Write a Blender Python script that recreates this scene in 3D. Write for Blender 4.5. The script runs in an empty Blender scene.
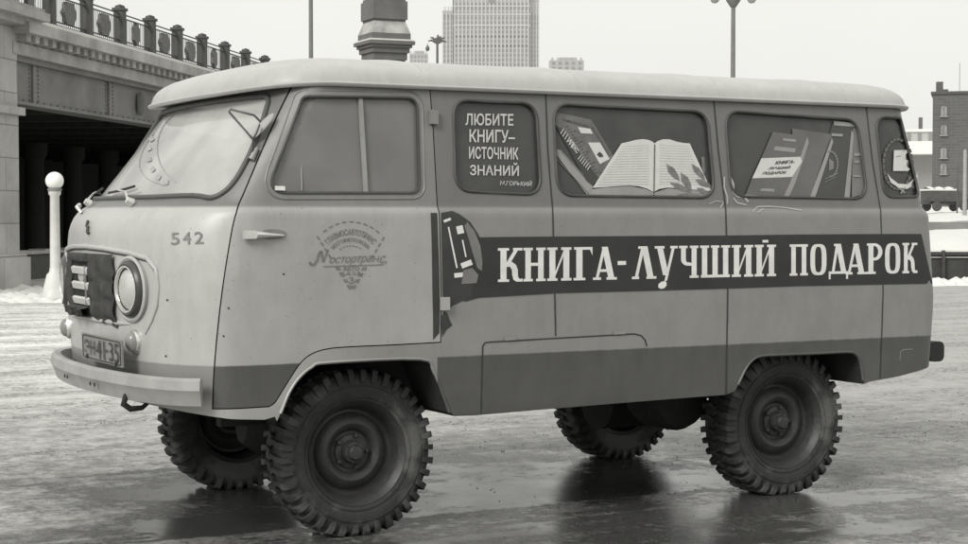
import bpy, bmesh, math, random
from mathutils import Vector, Matrix, geometry
random.seed(7)
rad = math.radians
sc = bpy.context.scene
COL = sc.collection

# ------------------------------------------------------------------ camera
CAM = Vector((-2.9925, -7.4845, 1.3659)); YAW, PITCH = 0.4962, -0.0323; FPX = 1707.9
fw = Vector((math.sin(YAW)*math.cos(PITCH), math.cos(YAW)*math.cos(PITCH), math.sin(PITCH)))
rt = Vector((math.cos(YAW), -math.sin(YAW), 0)); up = rt.cross(fw)
cd = bpy.data.cameras.new('camera'); cam = bpy.data.objects.new('camera', cd); COL.objects.link(cam)
cam.matrix_world = Matrix(((rt.x, up.x, -fw.x, CAM.x), (rt.y, up.y, -fw.y, CAM.y), (rt.z, up.z, -fw.z, CAM.z), (0, 0, 0, 1)))
cd.sensor_width = 36; cd.lens = FPX/968*36; cd.clip_end = 6000; cd.clip_start = .05
sc.camera = cam

def ray(px, py): return (fw*FPX + rt*(px-484) - up*(py-272))/FPX      # measured photo pixel -> direction
def at(px, py, d): return CAM + ray(px, py)*d                         # point at depth d
def atz(px, py, z=0.0):
    r = ray(px, py); return CAM + r*((z-CAM.z)/r.z)
def aty(px, py, y):
    r = ray(px, py); return CAM + r*((y-CAM.y)/r.y)

# ------------------------------------------------------------------ materials
def g(v): return (v, v*.993, v*.952, 1)
MATS = {}
def mat(name, v, rough=.6, metal=0., var=.12, scale=6., bump=.0, bscale=60., spec=.5, emit=0., coat=0.):
    if name in MATS: return MATS[name]
    m = bpy.data.materials.new(name); m.use_nodes = True; N = m.node_tree.nodes; L = m.node_tree.links
    b = N['Principled BSDF']; b.inputs['Roughness'].default_value = rough; b.inputs['Metallic'].default_value = metal
    b.inputs['Specular IOR Level'].default_value = spec
    b.inputs['Coat Weight'].default_value = coat
    tc = N.new('ShaderNodeTexCoord')
    n = N.new('ShaderNodeTexNoise'); n.inputs['Scale'].default_value = scale; n.inputs['Detail'].default_value = 6; n.inputs['Roughness'].default_value = .65
    L.new(tc.outputs['Object'], n.inputs['Vector'])
    r = N.new('ShaderNodeValToRGB'); L.new(n.outputs['Fac'], r.inputs['Fac'])
    r.color_ramp.elements[0].position = .3; r.color_ramp.elements[1].position = .7
    r.color_ramp.elements[0].color = g(v*(1-var)); r.color_ramp.elements[1].color = g(min(1, v*(1+var)))
    L.new(r.outputs['Color'], b.inputs['Base Color'])
    if emit:
        b.inputs['Emission Color'].default_value = g(1); b.inputs['Emission Strength'].default_value = emit
    if bump:
        n2 = N.new('ShaderNodeTexNoise'); n2.inputs['Scale'].default_value = bscale; n2.inputs['Detail'].default_value = 4
        L.new(tc.outputs['Object'], n2.inputs['Vector'])
        bp = N.new('ShaderNodeBump'); bp.inputs['Strength'].default_value = bump; bp.inputs['Distance'].default_value = .01
        L.new(n2.outputs['Fac'], bp.inputs['Height']); L.new(bp.outputs['Normal'], b.inputs['Normal'])
    MATS[name] = m; return m

def math_node(N, L, op, a, b=None, c=None):
    n = N.new('ShaderNodeMath'); n.operation = op
    for i, s in enumerate((a, b, c)):
        if s is None: continue
        if isinstance(s, (int, float)): n.inputs[i].default_value = s
        else: L.new(s, n.inputs[i])
    return n.outputs[0]

def mixc(N, L, f, a, b):
    n = N.new('ShaderNodeMix'); n.data_type = 'RGBA'
    if isinstance(f, (int, float)): n.inputs[0].default_value = f
    else: L.new(f, n.inputs[0])
    for i, s in ((6, a), (7, b)):
        if isinstance(s, tuple): n.inputs[i].default_value = s
        else: L.new(s, n.inputs[i])
    return n.outputs[2]

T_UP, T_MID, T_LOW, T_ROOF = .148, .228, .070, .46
def paint(name, kind):
    """van paint: three horizontal tones, chalky and dirty"""
    m = bpy.data.materials.new(name); m.use_nodes = True; N = m.node_tree.nodes; L = m.node_tree.links
    b = N['Principled BSDF']
    tc = N.new('ShaderNodeTexCoord'); sp = N.new('ShaderNodeSeparateXYZ'); L.new(tc.outputs['Object'], sp.inputs[0])
    X, Y_, Z = sp.outputs
    n1 = N.new('ShaderNodeTexNoise'); n1.inputs['Scale'].default_value = 2.3; n1.inputs['Detail'].default_value = 8; n1.inputs['Roughness'].default_value = .6
    L.new(tc.outputs['Object'], n1.inputs['Vector'])
    n2 = N.new('ShaderNodeTexNoise'); n2.inputs['Scale'].default_value = 16; n2.inputs['Detail'].default_value = 8; n2.inputs['Roughness'].default_value = .7
    mp = N.new('ShaderNodeMapping'); mp.inputs['Scale'].default_value = (1, 1, .35); L.new(tc.outputs['Object'], mp.inputs[0]); L.new(mp.outputs[0], n2.inputs['Vector'])
    def step(v, z, w):    # smooth step of v at z
        mr = N.new('ShaderNodeMapRange'); mr.inputs[1].default_value = z-w; mr.inputs[2].default_value = z+w; L.new(v, mr.inputs[0]); return mr.outputs[0]
    zj = math_node(N, L, 'MULTIPLY_ADD', n2.outputs['Fac'], .008, Z)
    up_ = step(zj, 1.41, .006)
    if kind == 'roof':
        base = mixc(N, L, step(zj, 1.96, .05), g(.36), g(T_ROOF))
    else:
        # nose keeps the light tone a little higher than the doors
        base = mixc(N, L, up_, g(T_MID), g(T_UP))
        low = math_node(N, L, 'SUBTRACT', 1.0, step(zj, .768, .003))
        if kind == 'body':
            side = step(X, .312, .002)
            fr = math_node(N, L, 'SUBTRACT', 1.0, step(X, -.60, .03))
            frz = math_node(N, L, 'MULTIPLY', fr, math_node(N, L, 'MULTIPLY', step(Z, .625, .03), .55))
            low = math_node(N, L, 'MULTIPLY', low, math_node(N, L, 'MAXIMUM', side, frz))
        if kind == 'door': base = mixc(N, L, up_, g(.34), g(.195))
        if kind == 'body': base = mixc(N, L, math_node(N, L, 'MULTIPLY', math_node(N, L, 'SUBTRACT', 1.0, step(X, -.2, .2)), math_node(N, L, 'SUBTRACT', 1.0, up_)), base, g(.39))
        base = mixc(N, L, low, base, g(T_LOW))
    # grime: cloudy stains, darker streaks, road dirt towards the sill
    r1 = N.new('ShaderNodeValToRGB'); L.new(n1.outputs['Fac'], r1.inputs[0]); r1.color_ramp.elements[0].position = .32; r1.color_ramp.elements[1].position = .68
    r1.color_ramp.elements[0].color = (.92, .92, .92, 1); r1.color_ramp.elements[1].color = (1.05, 1.05, 1.05, 1)
    r2 = N.new('ShaderNodeValToRGB'); L.new(n2.outputs['Fac'], r2.inputs[0]); r2.color_ramp.elements[0].position = .25; r2.color_ramp.elements[1].position = .6
    r2.color_ramp.elements[0].color = (.90, .90, .90, 1); r2.color_ramp.elements[1].color = (1.02, 1.02, 1.02, 1)
    mul = N.new('ShaderNodeMix'); mul.data_type = 'RGBA'; mul.blend_type = 'MULTIPLY'; mul.inputs[0].default_value = 1
    L.new(base, mul.inputs[6]); L.new(r1.outputs[0], mul.inputs[7])
    mul2 = N.new('ShaderNodeMix'); mul2.data_type = 'RGBA'; mul2.blend_type = 'MULTIPLY'; mul2.inputs[0].default_value = 1
    L.new(mul.outputs[2], mul2.inputs[6]); L.new(r2.outputs[0], mul2.inputs[7])
    # fine specks
    n3 = N.new('ShaderNodeTexNoise'); n3.inputs['Scale'].default_value = 90; n3.inputs['Detail'].default_value = 3; L.new(tc.outputs['Object'], n3.inputs['Vector'])
    spk = step(n3.outputs['Fac'], .715, .012)
    out = mixc(N, L, math_node(N, L, 'MULTIPLY', spk, .6), mul2.outputs[2], g(.09))
    spr = math_node(N, L, 'MULTIPLY', math_node(N, L, 'SUBTRACT', 1.0, step(math_node(N, L, 'MULTIPLY_ADD', n2.outputs['Fac'], -.35, Z), .45, .16)), .38)
    if kind != 'roof': out = mixc(N, L, spr, out, g(.12))
    L.new(out, b.inputs['Base Color'])
    mr = N.new('ShaderNodeMapRange'); L.new(n2.outputs['Fac'], mr.inputs[0]); mr.inputs[3].default_value = .28; mr.inputs[4].default_value = .50; L.new(mr.outputs[0], b.inputs['Roughness'])
    bp = N.new('ShaderNodeBump'); bp.inputs['Strength'].default_value = .5; bp.inputs['Distance'].default_value = .02
    n4 = N.new('ShaderNodeTexNoise'); n4.inputs['Scale'].default_value = 3.0; n4.inputs['Detail'].default_value = 2; L.new(tc.outputs['Object'], n4.inputs['Vector'])
    L.new(n4.outputs['Fac'], bp.inputs['Height']); L.new(bp.outputs['Normal'], b.inputs['Normal'])
    return m

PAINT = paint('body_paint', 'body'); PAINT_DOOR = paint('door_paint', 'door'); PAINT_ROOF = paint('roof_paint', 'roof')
DARKIN = mat('dark_interior', .03, .9)
RUBBER = mat('rubber_seal', .025, .55, var=.2)
CHROME = mat('worn_chrome', .72, .25, .75, var=.2)
STEEL = mat('grey_steel', .3, .45, .6)
UNDER = mat('underbody_grime', .022, .85, var=.4, bump=.5)
SEAM = mat('seam_shadow', .035, .8)
BANNER = mat('banner_dark_paint', .025, .6, var=.25, scale=5)
WHITE = mat('lettering_white_paint', .68, .55, var=.1, scale=14)
def glassmat(name, v, alpha, rough=.06, tint=None):
    m = bpy.data.materials.new(name); m.use_nodes = True; N = m.node_tree.nodes; L = m.node_tree.links
    b = N['Principled BSDF']; b.inputs['Roughness'].default_value = rough; b.inputs['IOR'].default_value = 1.5
    tc = N.new('ShaderNodeTexCoord'); n = N.new('ShaderNodeTexNoise'); n.inputs['Scale'].default_value = 3.2; n.inputs['Detail'].default_value = 7
    L.new(tc.outputs['Object'], n.inputs['Vector'])
    r = N.new('ShaderNodeValToRGB'); L.new(n.outputs['Fac'], r.inputs[0]); r.color_ramp.elements[0].position = .35; r.color_ramp.elements[1].position = .68
    r.color_ramp.elements[0].color = g(v*.93); r.color_ramp.elements[1].color = g(v*1.07); L.new(r.outputs[0], b.inputs['Base Color'])
    mr = N.new('ShaderNodeMapRange'); L.new(n.outputs['Fac'], mr.inputs[0]); mr.inputs[1].default_value = .3; mr.inputs[2].default_value = .7
    mr.inputs[3].default_value = max(0, alpha-.06); mr.inputs[4].default_value = min(1, alpha+.06); L.new(mr.outputs[0], b.inputs['Alpha'])
    return m
GLASS_WS = glassmat('misted_windscreen_glass', .64, .60, .03)
GLASS_DOOR = glassmat('misted_door_glass', .20, .80, .05)
GLASS_DARK = glassmat('dark_glass', .05, .75)

# ------------------------------------------------------------------ object helpers
def link(name, me, m=None, parent=None, smooth=None):
    o = bpy.data.objects.new(name, me); COL.objects.link(o)
    if m is not None and not me.materials: me.materials.append(m)
    if smooth is not None:
        for p in me.polygons: p.use_smooth = True
        me.set_sharp_from_angle(angle=rad(smooth))
    if parent: o.parent = parent
    return o
def tag(o, label=None, cat=None, group=None, kind=None):
    if label: o['label'] = label
    if cat: o['category'] = cat
    if group: o['group'] = group
    if kind: o['kind'] = kind
    return o
def empty(name, loc=(0, 0, 0), rz=0):
    o = bpy.data.objects.new(name, None); COL.objects.link(o); o.location = loc; o.rotation_euler = (0, 0, rz); o.empty_display_size = .3; return o

class MB:
    def __init__(s): s.v = []; s.f = []; s.mi = []
    def add(s, vs, fs, mi=0):
        k = len(s.v); s.v += [tuple(v) for v in vs]; s.f += [tuple(i+k for i in f) for f in fs]; s.mi += [mi]*len(fs); return s
    def box(s, c, d, M=None, mi=0, taper=1.0):
        vs = []
        for z in (-.5, .5):
            t = taper if z > 0 else 1
            for x, y in ((-.5, -.5), (.5, -.5), (.5, .5), (-.5, .5)):
                p = Vector((x*d[0]*t, y*d[1]*t, z*d[2]))
                if M is not None: p = M @ p
                vs.append(p+Vector(c))
        return s.add(vs, [(3, 2, 1, 0), (4, 5, 6, 7), (0, 1, 5, 4), (1, 2, 6, 5), (2, 3, 7, 6), (3, 0, 4, 7)], mi)
    def tube(s, pts, r, n=8, closed=False, cap=True, mi=0):
        pts = [Vector(p) for p in pts]; m = len(pts); rs = r if isinstance(r, (list, tuple)) else [r]*m
        vs = []; prev = None
        for i, p in enumerate(pts):
            a = pts[(i-1) % m] if (closed or i > 0) else p; b = pts[(i+1) % m] if (closed or i < m-1) else p
            t = (b-a).normalized()
            if prev is None:
                q = Vector((0, 0, 1)) if abs(t.z) < .9 else Vector((1, 0, 0)); u = t.cross(q).normalized()
            else: u = (prev - t*prev.dot(t)).normalized()
            prev = u; w = t.cross(u)
            for k in range(n):
                an = 2*math.pi*k/n; vs.append(p+(u*math.cos(an)+w*math.sin(an))*rs[i])
        fs = []
        for i in range(m if closed else m-1):
            j = (i+1) % m
            for k in range(n): fs.append((i*n+k, i*n+(k+1) % n, j*n+(k+1) % n, j*n+k))
        if cap and not closed: fs += [tuple(range(n-1, -1, -1)), tuple(range((m-1)*n, m*n))]
        return s.add(vs, fs, mi)
    def lathe(s, prof, n=32, M=None, mi=0, close=False, caps=True):   # prof: (radius, axial z)
        vs = []
        for r, z in prof:
            for k in range(n):
                a = 2*math.pi*k/n; p = Vector((r*math.cos(a), r*math.sin(a), z)); vs.append(M @ p if M is not None else p)
        fs = []; m = len(prof)
        for i in range(m if close else m-1):
            j = (i+1) % m
            for k in range(n): fs.append((i*n+k, i*n+(k+1) % n, j*n+(k+1) % n, j*n+k))
        if not close and caps:
            if prof[0][0] > 1e-6: fs.append(tuple(range(n-1, -1, -1)))
            if prof[-1][0] > 1e-6: fs.append(tuple(range((m-1)*n, m*n)))
        return s.add(vs, fs, mi)
    def prism(s, poly, fn, d0, d1, mi=0):   # poly 2-D, fn(a,b,d) -> point
        n = len(poly); vs = [fn(a, b, d0) for a, b in poly]+[fn(a, b, d1) for a, b in poly]
        fs = [(i, (i+1) % n, n+(i+1) % n, n+i) for i in range(n)]+[tuple(range(n-1, -1, -1)), tuple(range(n, 2*n))]
        return s.add(vs, fs, mi)
    def mesh(s, name, fix=True):
        me = bpy.data.meshes.new(name); me.from_pydata(s.v, [], s.f); me.polygons.foreach_set('material_index', s.mi)
        if fix:
            bm = bmesh.new(); bm.from_mesh(me); bmesh.ops.remove_doubles(bm, verts=bm.verts, dist=1e-6)
            bmesh.ops.recalc_face_normals(bm, faces=bm.faces); bm.to_mesh(me); bm.free()
        me.update(); return me
    def build(s, name, m, parent=None, smooth=None, fix=True):
        me = s.mesh(name, fix)
        for q in (m if isinstance(m, (list, tuple)) else [m]): me.materials.append(q)
        return link(name, me, None, parent, smooth)

def rounded(poly, r, n=6):
    """round the corners of a 2-D polygon; r number or per-corner list"""
    out = []; m = len(poly)
    for i in range(m):
        a, p, b = Vector(poly[i-1]), Vector(poly[i]), Vector(poly[(i+1) % m]); rr = r[i] if isinstance(r, (list, tuple)) else r
        if rr <= 0: out.append(tuple(p)); continue
        u, v = (a-p).normalized(), (b-p).normalized(); ang = u.angle(v); t = min(rr/math.tan(ang/2), (a-p).length*.48, (b-p).length*.48)
        p0, p1 = p+u*t, p+v*t
        for k in range(n+1):
            s_ = k/n; q = p0*(1-s_)**2+p*2*s_*(1-s_)*.85+p0*0+p1*s_**2+((p0+p1)/2)*2*s_*(1-s_)*.15
            out.append((q.x, q.y))
    return out
def dense(poly, d=.03, closed=True):
    out = []; m = len(poly)
    for i in range(m if closed else m-1):
        a, b = Vector(poly[i]), Vector(poly[(i+1) % m]); k = max(1, int((b-a).length/d))
        for j in range(k): out.append(tuple(a.lerp(b, j/k)))
    if not closed: out.append(tuple(poly[-1]))
    return out
def area(poly): return sum(poly[i-1][0]*poly[i][1]-poly[i][0]*poly[i-1][1] for i in range(len(poly)))/2
def offset(poly, d):
    if area(poly) < 0: poly = poly[::-1]
    out = []; m = len(poly)
    for i in range(m):
        a, p, b = Vector(poly[i-1]), Vector(poly[i]), Vector(poly[(i+1) % m])
        n1 = Vector(((p-a).y, -(p-a).x)).normalized(); n2 = Vector(((b-p).y, -(b-p).x)).normalized(); n = (n1+n2).normalized()
        out.append(tuple(p+n*d/max(.5, n.dot(n1))))
    return out

# ------------------------------------------------------------------ van surface
def lerp_tab(tab, z):
    if z <= tab[0][0]: return tab[0][1]
    for (a, va), (b, vb) in zip(tab, tab[1:]):
        if z <= b:
            t = (z-a)/(b-a); return va+(vb-va)*t
    return tab[-1][1]
WT = [(.45, .945), (.52, .957), (.6, .96), (1.365, .96), (1.38, .9585), (1.392, .955), (1.402, .949), (1.41, .9435), (1.42, .941), (1.935, .876)]
XF = [(.45, -.86), (.55, -.89), (.8, -.92), (1.0, -.932), (1.1, -.937), (1.25, -.940), (1.30, -.935), (1.33, -.926), (1.36, -.911), (1.385, -.890), (1.405, -.865), (1.42, -.838), (1.43, -.818), (1.45, -.798), (1.935, -.39)]
XS = [(.45, -.56), (1.0, -.56), (1.2, -.53), (1.4, -.46), (1.45, -.44), (1.935, -.17)]
XR = [(.45, 3.27), (.6, 3.295), (.94, 3.325), (1.37, 3.285), (1.39, 3.275), (1.42, 3.25), (1.935, 3.155)]
XE = [(.45, 3.03), (.94, 3.07), (1.37, 3.03), (1.42, 3.0), (1.935, 2.90)]
NF, NR = 2.25, 2.5
def sec(z, ins=0.):
    return (lerp_tab(WT, z)-ins, lerp_tab(XF, z)+ins, lerp_tab(XS, z), lerp_tab(XR, z)-ins, lerp_tab(XE, z))
def field(p):
    w, xf, xs, xr, xe = sec(p.z); a = abs(p.y)/w
    if p.x < xs: return (a**NF+((xs-p.x)/(xs-xf))**NF)**(1/NF)-1
    if p.x > xe: return (a**NR+((p.x-xe)/(xr-xe))**NR)**(1/NR)-1
    return a-1
def hit(px, py):
    r = ray(px, py); t0 = 4.5; t = t0
    while t < 13:
        if field(CAM+r*t) < 0 : break
        t += .06
    a, b = t-.06, t
    for _ in range(26):
        c = (a+b)/2
        if field(CAM+r*c) < 0: b = c
        else: a = c
    p = CAM+r*b; e = 1e-3
    n = Vector((field(p+Vector((e, 0, 0)))-field(p-Vector((e, 0, 0))), field(p+Vector((0, e, 0)))-field(p-Vector((0, e, 0))), 0)).normalized()
    zz = (field(p+Vector((0, 0, e)))-field(p-Vector((0, 0, e))))
    g2 = Vector((field(p+Vector((e, 0, 0)))-field(p-Vector((e, 0, 0))), field(p+Vector((0, e, 0)))-field(p-Vector((0, e, 0))), zz)).normalized()
    return p, g2
def S(px, py): p, n = hit(px, py); return (p.x, p.z)
def FYZ(px, py): p, n = hit(px, py); return (p.y, p.z)
def side_y(x, z, ins=0.):
    w, xf, xs, xr, xe = sec(z, ins)
    if x < xs: return -w*max(0, 1-min(1, (xs-x)/(xs-xf))**NF)**(1/NF)
    if x > xe: return -w*max(0, 1-min(1, (x-xe)/(xr-xe))**NR)**(1/NR)
    return -w
def front_x(y, z, ins=0.):
    w, xf, xs, xr, xe = sec(z, ins); return xs-(xs-xf)*max(0, 1-min(1, abs(y)/w)**NF)**(1/NF)
def rear_x(y, z, ins=0.):
    w, xf, xs, xr, xe = sec(z, ins); return xe+(xr-xe)*max(0, 1-min(1, abs(y)/w)**NR)**(1/NR)

def ring(z, ins=0., nf=22, ns=8, nr=12):
    w, xf, xs, xr, xe = sec(z, ins); half = []
    for k in range(nf):
        t = math.pi/2*k/nf; half.append((xs-(xs-xf)*math.cos(t)**(2/NF), -w*math.sin(t)**(2/NF)))
    for k in range(ns): half.append((xs+(xe-xs)*k/ns, -w))
    for k in range(nr+1):
        t = math.pi/2*k/nr; half.append((xe+(xr-xe)*max(0, math.sin(t))**(2/NR), -w*max(0, math.cos(t))**(2/NR)))
    half[-1] = (half[-1][0], 0.)
    full = half + [(x, -y) for x, y in half[-2:0:-1]]
    return [Vector((x, y, z)) for x, y in full]
def loft(zs, ins, mi=0):
    mb = MB(); rings = [ring(z, ins) for z in zs]; n = len(rings[0]); vs = [v for r in rings for v in r]; fs = []
    for i in range(len(rings)-1):
        for k in range(n): fs.append((i*n+k, i*n+(k+1) % n, (i+1)*n+(k+1) % n, (i+1)*n+k))
    fs += [tuple(range(n-1, -1, -1)), tuple(range((len(rings)-1)*n, len(rings)*n))]
    mb.add(vs, fs, mi); return mb
def boolean(me_a, cuts, op='DIFFERENCE'):
    o = bpy.data.objects.new('work', me_a); COL.objects.link(o); tmp = []
    for c in cuts:
        q = bpy.data.objects.new('cut', c); COL.objects.link(q); tmp.append(q)
        md = o.modifiers.new('b', 'BOOLEAN'); md.object = q; md.operation = op; md.solver = 'EXACT'; md.material_mode = 'TRANSFER'
    bpy.context.view_layer.update()
    dg = bpy.context.evaluated_depsgraph_get(); me = bpy.data.meshes.new_from_object(o.evaluated_get(dg))
    for q in tmp+[o]: bpy.data.objects.remove(q)
    return me
def matmesh(mb, name, *ms):
    me = mb.mesh(name)
    for m in ms: me.materials.append(m)
    return me
YP = lambda a, b, d: Vector((a, d, b))      # polygon in x,z extruded along y
XP = lambda a, b, d: Vector((d, a, b))      # polygon in y,z extruded along x

zs_out = sorted(set([.45, .48, .52, .56, .6, .66, .72, .8, .88, .96, 1.04, 1.1, 1.16, 1.22, 1.27, 1.30, 1.33, 1.345, 1.36, 1.365, 1.375, 1.38, 1.385, 1.392, 1.40, 1.405, 1.41, 1.415, 1.42, 1.43, 1.45, 1.55, 1.65, 1.75, 1.85, 1.9, 1.93]))
zs_in = [.80, .9, 1.0, 1.2, 1.36, 1.42, 1.45, 1.6, 1.8, 1.915]

# window outlines in side coordinates
def quad(pts): return [S(*p) for p in pts]
WIN = {
    'quote': rounded(quad([(453, 100), (536, 103.5), (541, 195), (455.5, 191)]), .07),
    'book':  rounded(quad([(553, 104), (707, 112), (714.5, 198), (557.5, 195.5)]), .075),
    'stack': rounded(quad([(724.5, 111), (857, 120), (867.5, 199), (731, 196.5)]), .075),
    'rearmost': rounded([(2.806, 1.865), (2.985, 1.865), (3.095, 1.468), (2.82, 1.462)], [.06, .03, .05, .06]),
}
DOORWIN = rounded(quad([(303, 96.5), (417, 98), (419.5, 193), (266, 193)]), [.03, .04, .035, .05])
DOOR = quad([(213, 408.5), (214.5, 370), (218, 330), (222, 295), (228, 255), (235, 218), (243, 196), (262, 151), (280, 111), (291, 88.5), (293.5, 84.5), (429.5, 86.5), (433, 130), (438, 209), (441, 290), (440.5, 342), (395, 344.5), (335, 347.5), (317, 350.5), (305, 357), (294, 371), (284, 388), (273.5, 403), (268, 406)])
if area(DOOR) < 0: DOOR = DOOR[::-1]
# windscreen outline in y,z (symmetric)
def smooth_path(pts, n=5):
    out = []
    for i in range(len(pts)-1):
        p0 = Vector(pts[max(0, i-1)]); p1 = Vector(pts[i]); p2 = Vector(pts[i+1]); p3 = Vector(pts[min(len(pts)-1, i+2)])
        for k in range(n):
            t = k/n; out.append(.5*((2*p1)+(p2-p0)*t+(2*p0-5*p1+4*p2-p3)*t*t+(-p0+3*p1-3*p2+p3)*t**3))
    out.append(Vector(pts[-1])); return out
def sm(pts, n=4): return [tuple(v) for v in smooth_path(pts, n)]
wsn = [FYZ(*p) for p in [(269.5, 94), (269, 103), (263, 122), (254, 146), (245, 165), (236, 180), (226, 191), (212, 198), (192, 202)]]
wsn[0] = (wsn[0][0], 1.874)
ws_half = rounded([(-.02, 1.874), wsn[0], wsn[1]], [0, .05, 0])+sm([wsn[1]]+wsn[2:-1]+[(wsn[-1][0]+.02, 1.453), (-.45, 1.449)], 3)[1:]+[(-.02, 1.449)]
WS = [(y, z) for y, z in ws_half]+[(-y, z) for y, z in ws_half[::-1]]
dq = quad([(213, 408.5), (214.5, 370), (218, 330), (222, 295), (228, 255), (235, 218), (243, 196), (262, 151), (280, 111), (293.5, 84.5)])
dq2 = quad([(440.5, 342), (395, 344.5), (350, 346.5), (328, 348.5), (313, 353), (302, 361), (292, 375), (282, 391), (275, 402), (269, 406.3)])
DOOR = sm(dq, 3)+quad([(429.5, 86.5), (433, 130), (438, 209), (441, 290)])+sm(dq2, 3)
if area(DOOR) < 0: DOOR = DOOR[::-1]
BOT = [(-2, -1), (-2, .60), (-.95, .60), (-.78, .575), (-.62, .55), (-.475, .54)]
fa = [S(*p) for p in [(277, 421), (282, 410), (289, 393), (299, 378), (312, 367), (328, 362.5), (420, 359), (434, 371), (444, 396), (449.5, 412)]]
fa = sm(fa, 4)
BOT += [(fa[0][0]-.01, .55)]+fa+[(.40, .505), (.50, .503), (.83, .51), (1.35, .52), (1.84, .527)]
fb = sm([S(*p) for p in [(735, 391), (740, 381), (746, 369), (752, 361), (761, 356.2), (785, 354.6), (815, 353.5), (848, 352), (856.5, 354.5), (860.5, 361), (862.5, 371), (863.8, 384)]], 3)
BOT += fb
BOT += [(2.72, .548), (2.9, .565), (3.05, .59), (3.16, .61), (4, .66), (4, -1)]

outer = matmesh(loft(zs_out, 0.), 'outer', PAINT)
inner = matmesh(loft(zs_in, .03), 'inner', DARKIN)
cuts = [inner, matmesh(MB().prism(BOT, YP, -1.5, 1.5), 'bot', UNDER), matmesh(MB().prism(WS, XP, -2, .25), 'ws', RUBBER)]
for k, w in WIN.items(): cuts.append(matmesh(MB().prism(w, YP, -1.5, 1.5), 'win', RUBBER))
for s in (-1, 1):
    rw = rounded([(s*.10, 1.46), (s*.62, 1.46), (s*.58, 1.86), (s*.10, 1.86)], .06)
    cuts.append(matmesh(MB().prism(rw, XP, 2.4, 4.5), 'rw', RUBBER))
shell0 = boolean(outer, cuts)
shell_body = boolean(shell0.copy(), [matmesh(MB().prism(offset(DOOR, .0035), YP, -1.5, -.62), 'dc', SEAM),
                                     matmesh(MB().prism(DOORWIN, YP, .4, 1.5), 'dw2', RUBBER)])
outer2 = matmesh(loft(zs_out, 0.), 'outer2', PAINT_DOOR)
shell_door = boolean(outer2, [matmesh(loft([.5]+zs_in[1:], .03), 'inner2', DARKIN), matmesh(MB().prism(DOORWIN, YP, -1.5, 1.5), 'dw', RUBBER)])
shell_door = boolean(shell_door, [matmesh(MB().prism(offset(DOOR, -.0015), YP, -1.5, -.62), 'dc2', SEAM)], 'INTERSECT')

van = empty('delivery_van')
tag(van, 'old snub-nosed two-tone van with painted book slogan, parked on wet slushy ground', 'van')
body = link('body', shell_body, None, van, 28)
door = link('driver_door', shell_door, None, van, 28)

for arc in (fa[3:], fb[2:-1]):
    MB().tube([Vector((x, -.9555, z)) for x, z in arc], .008, 6).build('arch_lip', PAINT, body, 60)
# roof ------------------------------------------------------------------
def roof_ring(d, z_add, nf=22, ns=14, nr=12):
    w, xf, xs, xr, xe = .898-d, -.515+d*1.0, -.05+d*.3, 3.175-d, 2.90-d*.3
    nfx, nrx = 3.0, 3.0; half = []
    for k in range(nf):
        t = math.pi/2*k/nf; half.append((xs-(xs-xf)*math.cos(t)**(2/nfx), -w*math.sin(t)**(2/nfx)))
    for k in range(ns): half.append((xs+(xe-xs)*k/ns, -w))
    for k in range(nr+1):
        t = math.pi/2*k/nr; half.append((xe+(xr-xe)*max(0, math.sin(t))**(2/nrx), -w*max(0, math.cos(t))**(2/nrx)))
    half[-1] = (half[-1][0], 0.)
    full = half+[(x, -y) for x, y in half[-2:0:-1]]
    out = []
    for x, y in full:
        f = max(0, min(1, (-.1-x)/.4)); rim = 1.928-.030*f*f-.006*max(0, x-2.9)/.2
        out.append(Vector((x, y, rim+z_add)))
    return out
prof = [(.10, -.018), (.05, -.012), (.014, -.012), (.0, -.016), (-.006, -.010), (-.008, -.002), (-.002, .004), (.006, .006), (.010, .016), (.018, .038), (.035, .060), (.06, .077), (.10, .094), (.16, .108), (.24, .120), (.36, .134), (.5, .146), (.65, .155), (.8, .160), (.893, .161)]
mb = MB(); rings = [roof_ring(d, z) for d, z in prof]; n = len(rings[0]); fs = []
for i in range(len(rings)-1):
    for k in range(n): fs.append((i*n+k, i*n+(k+1) % n, (i+1)*n+(k+1) % n, (i+1)*n+k))
fs.append(tuple(range(n-1, -1, -1))); fs.append(tuple(range((len(rings)-1)*n, len(rings)*n)))
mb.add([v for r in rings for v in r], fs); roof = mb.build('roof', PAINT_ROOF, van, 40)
# pressed ribs across the roof
def roof_z(x, y):
    d = min(.898-abs(y), x+.515, 3.175-x)
    return lerp_tab([(a, b) for a, b in prof[8:]], max(.01, d))
ribx = [.27, 1.05, 1.83, 2.60]
for x in ribx:
    pts = [Vector((x+.06*max(0, (abs(y)-.7)), y, 1.928+roof_z(x, y)-.004)) for y in [-.885+.0295*k for k in range(61)]]
    MB().tube(pts, [.004+.006*min(1, (.885-abs(p.y))/.06) for p in pts], 6).build('roof_rib', PAINT_ROOF, roof, 60)

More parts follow.
